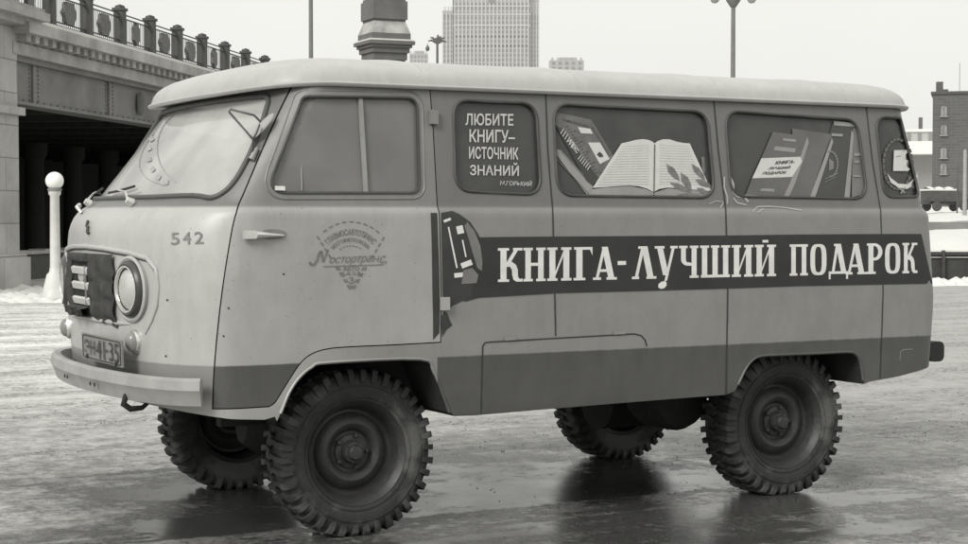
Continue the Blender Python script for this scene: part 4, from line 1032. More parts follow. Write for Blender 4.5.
# ====================================================================== bridge (left)
ux, uy = math.sin(rad(36.55)), math.cos(rad(36.55)); U_ = Vector((ux, uy, 0)); V_ = Vector((-uy, ux, 0))    # V_ away from the viewer
O_ = atz(20, 288)
def BP(u, v, z): return O_+U_*u+V_*v+Vector((0, 0, z))
BR = Matrix((U_, V_, Vector((0, 0, 1)))).transposed()
def bbox(mb, u0, u1, v0, v1, z0, z1, mi=0): return mb.box(BP((u0+u1)/2, (v0+v1)/2, (z0+z1)/2), (u1-u0, v1-v0, z1-z0), BR, mi)
def on_face(px, py, v=0.):      # ray with the bridge face plane
    r = ray(px, py); t = (O_+V_*v-CAM).dot(V_)/r.dot(V_); p = CAM+r*t; return (p-O_).dot(U_), p.z
STONE = mat('pier_stone', .40, .85, var=.22, scale=.9, bump=.4, bscale=14); STONE2 = mat('cornice_stone', .36, .85, var=.3, scale=1.3, bump=.3, bscale=9)
def stone_blocks():
    m = STONE; N_ = m.node_tree.nodes; L_ = m.node_tree.links; b = N_['Principled BSDF']; src = b.inputs['Base Color'].links[0].from_socket
    tc = N_.new('ShaderNodeTexCoord'); sp = N_.new('ShaderNodeSeparateXYZ'); L_.new(tc.outputs['Object'], sp.inputs[0])
    cb = N_.new('ShaderNodeCombineXYZ'); L_.new(math_node(N_, L_, 'ADD', sp.outputs[0], math_node(N_, L_, 'MULTIPLY', sp.outputs[1], .9)), cb.inputs[0]); L_.new(sp.outputs[2], cb.inputs[1])
    br = N_.new('ShaderNodeTexBrick'); L_.new(cb.outputs[0], br.inputs[0]); br.inputs['Scale'].default_value = 1; br.inputs['Brick Width'].default_value = 1.5; br.inputs['Row Height'].default_value = .62; br.inputs['Mortar Size'].default_value = .012
    br.inputs['Color1'].default_value = (1, 1, 1, 1); br.inputs['Color2'].default_value = (.86, .86, .86, 1); br.inputs['Mortar'].default_value = (.5, .5, .5, 1)
    mx = N_.new('ShaderNodeMix'); mx.data_type = 'RGBA'; mx.blend_type = 'MULTIPLY'; mx.inputs[0].default_value = 1; L_.new(src, mx.inputs[6]); L_.new(br.outputs[0], mx.inputs[7]); L_.new(mx.outputs[2], b.inputs['Base Color'])
stone_blocks()
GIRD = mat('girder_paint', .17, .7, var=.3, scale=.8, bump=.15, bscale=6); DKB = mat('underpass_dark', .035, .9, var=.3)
bridge = empty('road_bridge', O_); tag(bridge, 'riveted girder bridge with snowy ledge and dentil cornice, left of the van', 'bridge')
def bpart(mb, name, m, parent=None, smooth=None):
    o = mb.build(name, m, None, smooth); p = parent or bridge; o.parent = p
    o.matrix_parent_inverse = Matrix.Translation(-O_); return o
LEN = 60.
Z_G0, Z_G1, Z_D0, Z_D1, Z_L, Z_S = 3.58, 4.47, 4.70, 4.86, 5.08, 5.15
m1 = MB(); bbox(m1, -.2, LEN, .25, .55, Z_G0, Z_G1); bbox(m1, -.2, LEN, .15, .65, Z_G0-.03, Z_G0+.03); bbox(m1, -.2, LEN, .12, .7, Z_G1-.1, Z_G1+.002)
for k in range(14):
    bbox(m1, 1.2+k*4.2, 1.32+k*4.2, .20, .25, Z_G0+.03, Z_G1-.1)
bpart(m1, 'girder', GIRD)
rv = MB()
for k in range(14):
    for du in (-.16, .28):
        for j in range(9): rv.box(BP(1.26+k*4.2+du, .24, Z_G0+.10+j*.085), (.035, .03, .035), BR)
for k in range(170): rv.box(BP(.1+k*.35, .14, Z_G1-.05), (.03, .03, .03), BR); rv.box(BP(.1+k*.35, .24, Z_G0+.07), (.03, .03, .03), BR)
ro = bpart(rv, 'rivets', GIRD); ro['kind'] = 'stuff'
m1 = MB(); bbox(m1, -.2, LEN, .0, .9, Z_G1+.002, Z_D0); bpart(m1, 'cornice_band', STONE2)
m1 = MB(); bbox(m1, -.2, LEN, .05, .9, Z_D0, Z_D1)
for k in range(140): bbox(m1, k*.42, k*.42+.2, -.18, .05, Z_D0+.02, Z_D1)
bpart(m1, 'dentil_course', STONE2)
m1 = MB(); bbox(m1, -.2, LEN, -.32, 1.2, Z_D1, Z_L); bpart(m1, 'ledge', STONE2)
m1 = MB(); bbox(m1, -.2, LEN, -.28, 1.4, Z_L, Z_S); bpart(m1, 'ledge_snow', SNOW)
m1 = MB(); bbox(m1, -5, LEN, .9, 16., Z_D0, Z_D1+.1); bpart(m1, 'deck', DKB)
# mid bearing casting on the girder
u_, z_ = on_face(139, 110, .2); m1 = MB(); m1.lathe([(.0, .18), (.12, .16), (.22, .06), (.22, 0)], 16, Matrix.Translation(BP(u_, .2, 4.0)) @ Matrix(((ux*.55, 0, -V_.x*1, 0), (uy*.55, 0, -V_.y, 0), (0, 1.25, 0, 0), (0, 0, 0, 1)))); bpart(m1, 'lamp_boss', GIRD, smooth=50)
# cross girders & the far wall below the deck
m1 = MB(); 
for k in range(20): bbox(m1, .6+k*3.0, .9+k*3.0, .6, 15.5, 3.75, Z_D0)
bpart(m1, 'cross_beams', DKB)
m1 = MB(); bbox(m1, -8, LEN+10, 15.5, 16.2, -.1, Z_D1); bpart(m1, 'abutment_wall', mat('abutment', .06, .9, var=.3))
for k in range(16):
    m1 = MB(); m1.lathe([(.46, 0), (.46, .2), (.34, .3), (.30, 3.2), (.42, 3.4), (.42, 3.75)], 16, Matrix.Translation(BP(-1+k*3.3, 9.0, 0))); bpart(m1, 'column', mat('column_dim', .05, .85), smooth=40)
lw = empty('low_wall', BP(0, 1, 0)); tag(lw, 'low dark parapet with snow cap under the bridge', 'wall')
def lpart(mb, name, m, root, smooth=None):
    o = mb.build(name, m, None, smooth); o.parent = root; o.matrix_parent_inverse = Matrix.Translation(-root.location); return o
m1 = MB(); bbox(m1, -.05, 50, 1.6, 1.9, 0, .55); lpart(m1, 'parapet', mat('parapet_dark', .07, .9), lw)
m1 = MB()
for k in range(100): bbox(m1, .0+k*.5, .5+k*.5, 1.55, 1.95, .55, .60+.05*random.random())
lpart(m1, 'snow_cap', mat('grey_snow', .35, .9), lw)
# pier
def pier(u0, name='bridge_pier', label=None):
    r_ = empty(name, BP(u0, 0, 0)); tag(r_, label, 'pier', 'stone piers of the bridge')
    m1 = MB(); bbox(m1, u0-4.5, u0, 0, 2.4, 0, 3.3); bbox(m1, u0-4.5, u0, .02, 2.3, 3.45, 5.0); lpart(m1, 'shaft', STONE, r_)
    m1 = MB(); bbox(m1, u0-4.6, u0+.10, -.10, 2.5, 3.3, 3.45); lpart(m1, 'band', STONE, r_)
    m1 = MB(); bbox(m1, u0-4.5, u0-.0, -.22, 2.6, -.05, .60); bbox(m1, u0-4.5, u0-.03, -.16, 2.55, .60, .66); lpart(m1, 'plinth', STONE, r_)
    m1 = MB(); bbox(m1, u0-4.6, u0+.25, -.25, 2.7, 5.0, 5.12); bbox(m1, u0-4.6, u0+.5, -.45, 2.8, 5.12, 5.28); bbox(m1, u0-4.6, u0+.42, -.38, 2.7, 5.28, 5.36); lpart(m1, 'capital', STONE2, r_)
    m1 = MB(); bbox(m1, u0-4.4, u0+.1, .0, 2.3, 5.36, 6.3); m1.lathe([(.0, .05), (.16, .05), (.2, 0)], 12, Matrix.Translation(BP(u0-.45, -.02, 5.62)) @ Matrix(((ux, 0, -V_.x, 0), (uy, 0, -V_.y, 0), (0, 1, 0, 0), (0, 0, 0, 1)))); lpart(m1, 'pedestal_block', STONE, r_)
    return r_
pier(0., label='pale ashlar stone pier with moulded capital at the near end of the bridge')
pier(34.7, label='ashlar stone pier hidden behind the van at the far end of the bridge span')
# railing: posts and panels, one thing
IRON = mat('railing_iron', .045, .6, var=.2)
rl = empty('bridge_railing', BP(0, .1, Z_S)); tag(rl, 'ornamental iron railing with hexagon plaques along the snowy bridge ledge', 'railing')
pxs = [50, 89.5, 123, 153, 180, 204.2, 226, 246, 265]
us = [on_face(p, 40, .1)[0] for p in pxs]; du = (us[-1]-us[0])/(len(us)-1)
us = [us[0]+du*k for k in range(-1, 18)]
RH = .80
for k, u in enumerate(us):
    m1 = MB(); bbox(m1, u-.11, u+.11, .0, .22, Z_S-.02, Z_S+RH+.04); bbox(m1, u-.14, u+.14, -.03, .25, Z_S+RH+.04, Z_S+RH+.10); m1.lathe([(.12, 0), (.11, .05), (.0, .09)], 10, Matrix.Translation(BP(u, .11, Z_S+RH+.10))); lpart(m1, 'post', IRON, rl)
    if k == len(us)-1: continue
    m1 = MB()
    for z_ in (.10, .17, RH-.12, RH-.03): bbox(m1, u+.11, u+du-.11, .10, .13, Z_S+z_, Z_S+z_+.025)
    nb = 16
    for j in range(1, nb): uu = u+.11+(du-.22)*j/nb; bbox(m1, uu-.006, uu+.006, .108, .12, Z_S+.12, Z_S+RH-.1)
    pn = lpart(m1, 'panel', IRON, rl)
    uc = u+du/2; zc = Z_S+RH*.52; m1 = MB()
    if k % 3 == 0: pl = [(math.cos(a)*.20*(1 if j % 2 else .8), math.sin(a)*.27*(1 if j % 2 else .82)) for j, a in enumerate([q*math.pi/6 for q in range(12)])]
    else: pl = [(-.34, 0), (-.19, .23), (.19, .23), (.34, 0), (.19, -.23), (-.19, -.23)]
    m1.prism(pl, lambda a, b, d: BP(uc+a, d, zc+b), .06, .15); o = m1.build('plaque', mat('plaque_iron', .10, .6, var=.4, scale=12), None); o.parent = pn

# ====================================================================== lamps, pylon
def tree_root(name, loc, label, cat, group=None): return tag(empty(name, loc), label, cat, group)
LAMPW = mat('lamp_post_white', .55, .5, var=.12, scale=5)
lb = atz(55.5, 300); gl = tree_root('globe_lamp', lb, 'short white lamp post with round milk-glass globe and flared base', 'street lamp')
d_ = (lb-CAM).dot(fw); H_ = (300-181)/FPX*d_
MB().lathe([(.27, 0), (.26, .05), (.22, .08), (.14, .42), (.10, .46), (.085, .55), (.075, H_-.25), (.10, H_-.22), (.10, H_-.17), (.06, H_-.14)], 20).build('post', LAMPW, gl, 40)
MB().lathe([(.148*math.sin(math.pi*k/16), H_-.148*math.cos(math.pi*k/16)) for k in range(17)], 28).build('globe', mat('milk_glass', .8, .25, var=.03), gl, 60)
MB().lathe([(.11, H_-.17), (.12, H_-.13), (.08, H_-.12)], 16).build('collar', mat('collar_dark', .2), gl, 50)
POLE = mat('lamp_pole_grey', .16, .6)
def street_lamp(px, py_top, d, label, wpx, arms=True):
    p = at(px, 217, d); base = Vector((p.x, p.y, 0)); zt = CAM.z+(217-py_top)*d/FPX
    r = tree_root('street_lamp', base, label, 'street lamp', 'tall street lamps beyond the van'); w = wpx*d/FPX/2
    MB().lathe([(w*2.4, 0), (w*2.2, .6), (w*1.35, .8), (w*1.1, zt*.5), (w, zt*.8), (w*.9, zt)], 14).build('pole', POLE, r, 40)
    if arms:
        R2 = Vector((rt.x, rt.y, 0)).normalized(); sp2 = arms
        for s in (-1, 1):
            m1 = MB(); m1.tube([Vector((0, 0, zt-.12)), R2*s*sp2*.45+Vector((0, 0, zt+.10)), R2*s*sp2+Vector((0, 0, zt+.18))], [w*.8, w*.6, w*.5], 8); a = m1.build('arm', POLE, r, 50)
            M = Matrix.Translation(R2*s*sp2+Vector((0, 0, zt+.02))); hd = sp2*.27
            MB().lathe([(0, -hd*.95), (hd*.5, -hd*.85), (hd*.85, -hd*.4), (hd, 0), (hd*.8, hd*.5), (hd*.3, hd*.8), (0, hd*.85)], 16, M).build('lamp_head', mat('lamp_head_grey', .35, .4), r, 50)
        MB().lathe([(w*1.2, zt-.18), (w*3.2, zt-.02), (w*3.4, zt+.04), (w, zt+.1), (0, zt+.3)], 14).build('cap', POLE, r, 50)
    return r
street_lamp(732.3, 1, 40, 'tall twin-arm lamp post rising above the rear half of the van roof', 4.6, .43)
street_lamp(311.5, -150, 52, 'thin tall lamp pole rising above the front of the van roof', 4.0, .8)
sl = street_lamp(437.5, 45, 70, 'distant lamp post with spread bracket arms beside the tower', 2.6, None)
zt = CAM.z+(217-45)*70/FPX; R2 = Vector((rt.x, rt.y, 0)).normalized(); m1 = MB()
for a, l in ((-.75, .42), (-.45, .46), (-.2, .3), (.05, .45), (.25, .40), (.5, .46), (.8, .40)):
    e = R2*math.sin(a*1.5)*l+Vector((0, 0, math.cos(a*1.5)*l*.85)); m1.tube([Vector((0, 0, zt)), Vector((0, 0, zt))+e*.6+Vector((0, 0, .06)), Vector((0, 0, zt))+e+Vector((0, 0, -.04 if abs(a) > .4 else 0))], [.035, .05, .025], 6)
m1.build('crown_arms', POLE, sl, 50)
M = Matrix.Translation(R2*-.40+Vector((0, 0, zt+.0))); MB().lathe([(0, -.30), (.07, -.26), (.09, -.16), (.02, -.05), (0, .05)], 10, M).build('lamp_head', POLE, sl, 50)
# stone pylon
pp = at(384.5, 217, 66); pyl = tree_root('stone_pylon', Vector((pp.x, pp.y, 0)), 'massive grey stepped stone pylon with snow on its ledge above the cab roof', 'monument')
k_ = 66/FPX
def zpx(y): return CAM.z+(217-y)*k_
GST = mat('pylon_granite', .13, .8, var=.2, scale=1.2)
mb = MB(); Rz = Matrix.Rotation(-YAW+.42, 3, 'Z')
def pbox(mb, half_px, y0, y1, t=1.0):
    w_ = half_px*2*k_/1.30; z0, z1 = zpx(y0), zpx(y1); mb.box((0, 0, (z0+z1)/2), (w_, w_, z1-z0), Rz, taper=t)
w_ = 21*2*k_/1.30; mb.box((0, 0, zpx(62)/2), (w_*1.0, w_, zpx(62)), Rz); pbox(mb, 23, 62, 55); pbox(mb, 25.5, 55, 50); pbox(mb, 28, 50, 47); pbox(mb, 31, 47, 43.5); pbox(mb, 26.5, 43.5, 36)
mb.build('base', GST, pyl); mb = MB(); pbox(mb, 26.5, 36, 24, .80); mb.build('sloped_course', mat('frosted_granite', .36, .8, var=.4, scale=1.5), pyl)
mb = MB(); pbox(mb, 23.5, 22, 4, 1.0); pbox(mb, 21.5, 24, 22); pbox(mb, 21.5, 4, 1); mb.build('block', GST, pyl)
mb = MB(); pbox(mb, 18.5, 1, -90, .8); mb.build('shaft', GST, pyl)
mb = MB(); w_ = 29.5*2*k_/1.30; mb.box((0, 0, zpx(43.5)+.03), (w_, w_, .06), Rz); mb.build('ledge_snow', SNOW, pyl)
for px_, r__ in ((366, .3), (399, .3)): pass

# ====================================================================== tower and far buildings (haze put into the materials as a faint glow)
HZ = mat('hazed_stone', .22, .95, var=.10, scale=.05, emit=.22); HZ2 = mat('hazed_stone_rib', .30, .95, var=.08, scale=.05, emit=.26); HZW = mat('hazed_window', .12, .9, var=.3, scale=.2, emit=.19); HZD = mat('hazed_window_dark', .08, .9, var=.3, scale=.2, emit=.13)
DT = 900.; kt = DT/FPX; tc_ = at(491.5, 217, DT); tw = tree_root('skyscraper', Vector((tc_.x, tc_.y, 0)), 'hazy tall stepped tower block with vertical ribs, far behind the van', 'skyscraper')
Rt = Matrix.Rotation(-YAW, 3, 'Z')
def TP(x, y, z): return Rt @ Vector((x*kt, y*kt, 0))+Vector((0, 0, CAM.z+(217-z)*kt))
def tbox(mb, x0, x1, y0, y1, zt_, zb, mi=0):
    c = (TP(x0, y0, zt_)+TP(x1, y1, zb))/2; mb.box(c, ((x1-x0)*kt, (y1-y0)*kt, (zb-zt_)*kt), Rt, mi)
zg = 217+CAM.z/kt
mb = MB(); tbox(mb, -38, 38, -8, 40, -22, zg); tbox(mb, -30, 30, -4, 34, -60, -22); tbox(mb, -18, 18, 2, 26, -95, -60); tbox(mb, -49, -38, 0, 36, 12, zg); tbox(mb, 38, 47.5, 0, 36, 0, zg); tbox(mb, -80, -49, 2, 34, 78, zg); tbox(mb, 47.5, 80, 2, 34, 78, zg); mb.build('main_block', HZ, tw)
mb = MB(); mb.lathe([(8*kt, 0), (5*kt, 12*kt), (1.2*kt, 30*kt), (.2*kt, 62*kt)], 6, Matrix.Translation(TP(0, 14, -95))); mb.build('spire', HZ2, tw)
mb = MB()
for i in range(20): x = -36.6+i*3.85; tbox(mb, x-.55, x+.55, -9, -8, -20, 150)
for x in (-48.4, -44.8, -41.2, -38.6, 38.6, 41.7, 44.8, 47): tbox(mb, x-.5, x+.5, -.9, 0, 14 if x < 0 else 4, 150)
for z in (8, 16, 27): tbox(mb, -38, 38, -9.2, -8, z, z+1.1)
for x in (-46.5, -43, -40): tbox(mb, x-.8, x+.8, 0, 3, 8, 12)
for x in (40, 43, 46): tbox(mb, x-.8, x+.8, 0, 3, -4, 0)
mb.build('pilasters', HZ2, tw)
mb = MB()
for x in (-37.9, 37.4): tbox(mb, x-.7, x+.7, -8.6, -7.6, -20, 150)  # raised dark strips standing in for shaded notches beside the shoulders
mb.build('corner_dark_strip', HZD, tw)
mb = MB(); mb.prism([(3.5*math.cos(a), 2.6*math.sin(a)) for a in [q*math.pi/8 for q in range(16)]], lambda a, b, d: TP(a, d, 3+b), -9.6, -8.0); mb.build('crest', HZW, tw)
cnt = 0; rest = MB()
for row in range(24):
    z = 5+row*4.6
    for i in range(19):
        x = -34.7+i*3.85; dark = row in (7, 9) and True
        m_ = MB() if (cnt < 100 and row >= 6 and row <= 11) else rest
        tbox(m_, x-.85, x+.85, -8.25, -8.02, z, z+2.6)
        if m_ is not rest: m_.build('window', HZD if row in (7, 9) else HZW, tw); cnt += 1
    for x in (-46.6, -43, -39.9, 40.1, 43.2, 46): tbox(rest, x-.6, x+.6, -.25, -.02, max(z, 16), max(z, 16)+2.6)
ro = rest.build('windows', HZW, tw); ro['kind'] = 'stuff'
def far_block(px0, px1, ytop, d, name, label, m, crown=False):
    k = d/FPX; c = at((px0+px1)/2, 217, d); r = tree_root(name, Vector((c.x, c.y, 0)), label, 'building', 'hazy blocks beside the tower'); wdt = (px1-px0)*k; h = CAM.z+(217-ytop)*k
    mb = MB(); mb.box((0, 0, h/2), (wdt, wdt*.6, h), Rt); 
    if crown:
        for i in range(6): mb.box(Rt @ Vector((-wdt/2+wdt*(i+.5)/6, -wdt*.27, 0))+Vector((0, 0, h+1.2*k)), (wdt*.06, wdt*.06, 2.4*k), Rt)
        mb.box(Rt @ Vector((wdt*.05, 0, 0))+Vector((0, 0, h+1.5*k)), (wdt*.5, wdt*.4, 3*k), Rt)
    mb.build('wall', m, r)
    for row in range(2):
        for i in range(5 if crown else 4):
            q_ = Rt @ Vector((-wdt/2+wdt*(i+.6)/(5.2 if crown else 4.2), -wdt*.3-.02, 0))+Vector((0, 0, h-(3+row*5)*k)); MB().box(q_, (wdt*.09, .3, 2.6*k), Rt).build('window', HZW, r)
    return r
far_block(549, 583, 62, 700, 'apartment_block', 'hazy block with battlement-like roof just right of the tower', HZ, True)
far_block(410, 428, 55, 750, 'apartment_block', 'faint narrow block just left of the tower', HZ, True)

# ====================================================================== right-hand background
def plank(mb, px0, px1, d, z0, z1, th, mi=0):
    a = at(px0, 217, d); b = at(px1, 217, d); c = (a+b)/2; L_ = (b-a).length; mb.box((c.x, c.y, (z0+z1)/2), (L_, th, z1-z0), Rt, mi)
# raised snowy ground beyond the yard
mb = MB(); vs = []; nx = 60
rows = [(38.0, -.05), (39, .30), (41, .72), (44, .88), (48, .93), (51.9, .95)]
for d, z in rows:
    for i in range(nx+1):
        px = 560+(1500-560)*i/nx; p = at(px, 217, d); vs.append((p.x, p.y, z+(.05*math.sin(i*1.7+d)+.04*math.sin(i*.6)) * (0 if z < 0 else 1)))
fs = [(j*(nx+1)+i, j*(nx+1)+i+1, (j+1)*(nx+1)+i+1, (j+1)*(nx+1)+i) for j in range(len(rows)-1) for i in range(nx)]
tag(mb.add(vs, fs).build('snow_bank', SNOW, None, 60), kind='structure')
mb = MB(); vs = []
rows = [(52.3, 1.22), (60, 1.45), (75, 1.75), (100, 2.0), (180, 2.2)]
for d, z in rows:
    for i in range(nx+1):
        px = 560+(1600-560)*i/nx; p = at(px, 217, d); vs.append((p.x, p.y, z+.05*math.sin(i*1.3+d)))
fs = [(j*(nx+1)+i, j*(nx+1)+i+1, (j+1)*(nx+1)+i+1, (j+1)*(nx+1)+i) for j in range(len(rows)-1) for i in range(nx)]
tag(mb.add(vs, fs).build('upper_snow_ground', SNOW, None, 60), kind='structure')
mb = MB(); plank(mb, 600, 1500, 52, 0, 1.21, .5); tag(mb.build('retaining_wall', mat('retaining_concrete', .2, .85, var=.2, scale=1)), 'grey concrete retaining wall between two snow slopes at right', 'wall')
fr = tree_root('yard_fence', at(1050, 217, 36) * 1, 'low dark board fence with snow along its rail at right', 'fence'); fr.location.z = 0
mb = MB(); a = at(640, 217, 36); 
def fbox(mb, px0, px1, d, z0, z1, th):
    a = at(px0, 217, d); b = at(px1, 217, d); c = (a+b)/2-fr.location; mb.box((c.x, c.y, (z0+z1)/2), ((b-a).length, th, z1-z0), Rt)
FD = mat('fence_dark_boards', .045, .8, var=.3, scale=3)
fbox(mb, 640, 1460, 36, .0, .56, .06); mb.build('board_panel', FD, fr)
mb = MB(); fbox(mb, 640, 1460, 35.96, .56, .63, .14); mb.build('top_rail', FD, fr)
mb = MB(); fbox(mb, 640, 1460, 35.94, .50, .53, .03); mb.build('lower_rail', mat('rail_light', .3, .7), fr)
mb = MB(); fbox(mb, 640, 1460, 35.96, .63, .67, .12); mb.build('rail_snow', SNOW, fr)
for i, px in enumerate(range(660, 1460, 47)):
    mb = MB(); fbox(mb, px, px+3, 35.9, 0, .66, .10); mb.build('post', FD, fr)
# heap of cleared snow at the foot of the fence
mb = MB(); rnd = random.Random(3)
for i in range(900):
    px = 900+rnd.random()*420; d = 33.8+rnd.random()*1.5; p = at(px, 217, d); s = .03+.17*rnd.random()**3
    k = 7; vs = [(p.x, p.y, s*rnd.uniform(.6, .9))]
    for lv, rr in ((.52, .75), (0, 1.25)):
        for j in range(k): t = 6.283*j/k; q_ = rr*s*rnd.uniform(.75, 1.15); vs.append((p.x+q_*math.cos(t), p.y+q_*math.sin(t), s*lv-.01))
    mb.add(vs, [(0, 1+j, 1+(j+1) % k) for j in range(k)]+[(1+j, 1+k+j, 1+k+(j+1) % k, 1+(j+1) % k) for j in range(k)])
tag(mb.build('cleared_snow', SNOW, None, 50), 'line of cleared lumpy snow at the foot of the dark fence', 'snow', kind='stuff')
# snow heaps by the bridge pier
mb = MB()
for i in range(160):
    px = -40+rnd.random()*110; d = 27+rnd.random()*5.5; p = at(px, 217, d); s = .05+.13*rnd.random()**2; k = 7; vs = [(p.x, p.y, s*.6)]
    for lv, rr in ((.38, .8), (0, 1.6)):
        for j in range(k): t = 6.283*j/k; q_ = rr*s*rnd.uniform(.8, 1.2); vs.append((p.x+q_*math.cos(t), p.y+q_*math.sin(t), s*lv-.01))
    mb.add(vs, [(0, 1+j, 1+(j+1) % k) for j in range(k)]+[(1+j, 1+k+j, 1+k+(j+1) % k, 1+(j+1) % k) for j in range(k)])
tag(mb.build('snow_lumps', SNOW, None, 50), 'low lumps of snow in front of the bridge pier', 'snow', kind='stuff')
# brick building
BRK = bpy.data.materials.new('soot_dark_brick'); BRK.use_nodes = True; N_ = BRK.node_tree.nodes; L_ = BRK.node_tree.links; b = N_['Principled BSDF']; b.inputs['Roughness'].default_value = .9
tc = N_.new('ShaderNodeTexCoord'); sp = N_.new('ShaderNodeSeparateXYZ'); L_.new(tc.outputs['Object'], sp.inputs[0]); cb = N_.new('ShaderNodeCombineXYZ'); L_.new(sp.outputs[0], cb.inputs[0]); L_.new(sp.outputs[2], cb.inputs[1])
br = N_.new('ShaderNodeTexBrick'); L_.new(cb.outputs[0], br.inputs[0]); br.inputs['Scale'].default_value = 1; br.inputs['Brick Width'].default_value = .5; br.inputs['Row Height'].default_value = .16; br.inputs['Mortar Size'].default_value = .015
br.inputs['Color1'].default_value = g(.055); br.inputs['Color2'].default_value = g(.085); br.inputs['Mortar'].default_value = g(.11)
ns = N_.new('ShaderNodeTexNoise'); ns.inputs['Scale'].default_value = .6; ns.inputs['Detail'].default_value = 6; L_.new(tc.outputs['Object'], ns.inputs['Vector'])
L_.new(mixc(N_, L_, math_node(N_, L_, 'MULTIPLY', ns.outputs[0], .6), br.outputs[0], g(.12)), b.inputs['Base Color'])
b.inputs['Emission Color'].default_value = g(1); b.inputs['Emission Strength'].default_value = .015  # very faint glow in the brick stands in for haze
DB = 90.; kb = DB/FPX; bc = at(985, 217, DB); bb_ = tree_root('brick_building', Vector((bc.x, bc.y, 1.9)), 'dark sooty brick building with few small windows and a chimney at the right edge', 'building')
hb = (217-94)*kb+CAM.z-1.9; wb = (985-933.5)*kb*2/math.cos(.02)
MB().box((0, 5, hb/2-.3), (wb, 10, hb+.6)).build('wall', BRK, bb_)
bb_.rotation_euler = (0, 0, -YAW-.285)
MB().box((0, 5, hb+.07), (wb+.2, 10.2, .14)).build('parapet', mat('parapet_soot', .06), bb_)
ch = MB(); ch.box((-wb/2+.32, 1, hb+.42), (.36, .5, .60)); ch.box((-wb/2+.62, 1, hb+.2), (.3, .5, .22)); ch.build('chimney', BRK, bb_)
ch = MB(); ch.box((-wb/2+1.35, 1, hb+.9), (.03, .03, 1.6)); ch.build('aerial', POLE, bb_)
for zz_, yy_ in ((110, 0), (129, 0), (152, 0), (168, 0)):
    z = (217-zz_)*kb+CAM.z-1.9
    for xx in (944.5, 986, 1014):
        x = (xx-985)*kb; w = MB().prism(rounded([(x-.16, z-.30), (x+.16, z-.30), (x+.16, z+.22), (x-.16, z+.22)], [0, 0, .14, .14], 4), lambda a, b_, d: Vector((a, d, b_)), -.06, -.02).build('window', mat('window_frost', .22 if zz_ < 140 else .10, .4, var=.3, scale=3), bb_)
        MB().box((x, -.075, z-.02), (.03, .02, .46)).build('glazing_bar', mat('bar_grey', .12), w)
        MB().box((x, -.07, z-.34), (.42, .12, .06)).build('sill', mat('sill_grey', .25), w)
# low far house with snowy roof
DH = 150.; kh = DH/FPX; hc = at(905, 217, DH); hs = tree_root('low_house', Vector((hc.x, hc.y, 2.0)), 'pale low house with snow-covered roof between van and brick building', 'house'); hs.rotation_euler = (0, 0, -YAW-.24)
HZ3 = mat('distant_grey_wall', .16, .9, var=.1, emit=.10)  # far house walls and chimney glow slightly in place of haze
z1 = (217-143)*kh+CAM.z-2; z2 = (217-130)*kh+CAM.z-2
MB().box((0, 4, (z1-1)/2), (64*kh, 8, z1-1)).build('lower_wall', HZ3, hs); MB().box((0, 2, z1-.55), (64.5*kh, 9, 1.1)).build('roof', SNOW, hs)
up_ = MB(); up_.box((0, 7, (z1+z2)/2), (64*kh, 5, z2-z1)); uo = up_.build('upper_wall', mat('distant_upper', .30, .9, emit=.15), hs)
MB().box((0, 7, z2+.12), (65*kh, 5.4, .25)).build('roof', SNOW, hs); MB().box((15*kh, 6, z2+.75), (4*kh, 1.2, 1.2)).build('chimney', mat('chimney_soot', .07, emit=.04), hs)
for i in range(6): MB().box(((-28+i*10.5)*kh, 4.45, (z1+z2)/2+.1), (3.5*kh, .1, .7)).build('window', HZ3, hs)
# parked lorry with snow on its tarpaulin
DL = 62.; kl = DL/FPX; lc = at(941, 217, DL); lz = 1.57
lo = tree_root('parked_lorry', Vector((lc.x, lc.y, lz)), 'small dark lorry with snow heaped on its load, parked before the brick building', 'lorry'); lo.rotation_euler = (0, 0, -YAW+.25)
LD = mat('lorry_dark', .06, .6, var=.3, emit=.01)  # trace of glow added to the dark paint as haze
mb = MB(); mb.box((-.10, 0, .55), (1.0, .8, .40)); mb.box((-.10, 0, .30), (1.5, .5, .10)); mb.build('load_bed', LD, lo)
mb = MB(); vs = [];
for i in range(9):
    x = -.62+i*.13
    for j, y in enumerate((-.42, 0, .42)): vs.append((x, y, .76+(.10 if j == 1 else .03)+.04*math.sin(i*2.1)))
mb.add(vs, [(i*3+j, i*3+j+1, (i+1)*3+j+1, (i+1)*3+j) for i in range(8) for j in range(2)]); mb.box((-.1, 0, .77), (1.06, .84, .06)); mb.build('snow_load', SNOW, lo)
mb = MB(); mb.box((.62, 0, .48), (.36, .74, .5), taper=.9); mb.box((.90, 0, .34), (.26, .5, .22)); mb.build('cab', LD, lo)
for x in (-.38, .72):
    for y in (-.38, .38): MB().lathe([(0, -.06), (.17, -.06), (.19, 0), (.17, .06), (0, .06)], 18, Matrix.Translation((x, y, .18)) @ Matrix.Rotation(rad(90), 4, 'X')).build('wheel', LD, lo, 40)
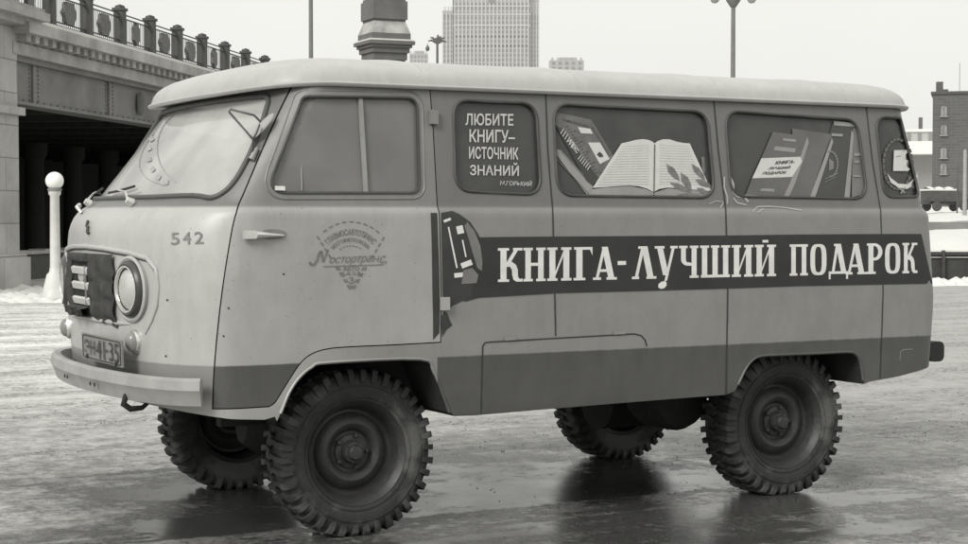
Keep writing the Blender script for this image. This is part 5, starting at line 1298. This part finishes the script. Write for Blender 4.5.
# post and stubs beside the lorry
for px, y0, y1, d, w, lab in ((964.5, 151, 212, 58, 3.6, 'pale snow-topped post at the right edge beside the lorry'), (957, 168, 212, 60, 1.4, 'thin dark stake between the lorry and the pale post')):
    k = d/FPX; p = at(px, 217, d); z0 = 1.4; z1 = CAM.z+(217-y0)*k; r = tree_root('post', Vector((p.x, p.y, z0)), lab, 'post'); h = z1-z0
    MB().lathe([(w*k*.6, -.1), (w*k*.5, h*.5), (w*k*.5, h), (0, h+.05)], 10).build('shaft', mat('post_pale' if w > 2 else 'post_dark', .3 if w > 2 else .07), r, 40)

# ====================================================================== light
w = bpy.data.worlds.new('World'); sc.world = w; w.use_nodes = True; N_ = w.node_tree.nodes; L_ = w.node_tree.links; bg = N_['Background']
sky = N_.new('ShaderNodeTexSky'); sky.sky_type = 'NISHITA'; sky.sun_disc = False; SE, SR = rad(36), rad(243)
sky.sun_elevation = SE; sky.sun_rotation = SR; sky.air_density = 1.5; sky.dust_density = 6
bw = N_.new('ShaderNodeRGBToBW'); L_.new(sky.outputs[0], bw.inputs[0])
sc2 = math_node(N_, L_, 'MULTIPLY_ADD', bw.outputs[0], .20, 7.7)       # overcast: cloud veil over the clear-sky model
tcw = N_.new('ShaderNodeTexCoord'); cn = N_.new('ShaderNodeTexNoise'); cn.inputs['Scale'].default_value = 2.2; cn.inputs['Detail'].default_value = 4; L_.new(tcw.outputs['Generated'], cn.inputs[0])
sc2 = math_node(N_, L_, 'MULTIPLY', sc2, math_node(N_, L_, 'MULTIPLY_ADD', cn.outputs['Fac'], .22, .89))
cm = N_.new('ShaderNodeCombineColor'); L_.new(sc2, cm.inputs[0]); L_.new(math_node(N_, L_, 'MULTIPLY', sc2, .995), cm.inputs[1]); L_.new(math_node(N_, L_, 'MULTIPLY', sc2, .955), cm.inputs[2])
L_.new(cm.outputs[0], bg.inputs[0]); bg.inputs[1].default_value = .11
sd = bpy.data.lights.new('sun', 'SUN'); sd.energy = 2.3; sd.angle = rad(22); sd.color = (1, .99, .96); so = bpy.data.objects.new('sun', sd); COL.objects.link(so)
dirv = Vector((math.sin(SR)*math.cos(SE), math.cos(SR)*math.cos(SE), math.sin(SE)))
so.rotation_euler = dirv.to_track_quat('Z', 'Y').to_euler(); so.location = (0, 0, 30)
sc.view_settings.view_transform = 'Standard'; sc.view_settings.look = 'None'; sc.view_settings.exposure = 0
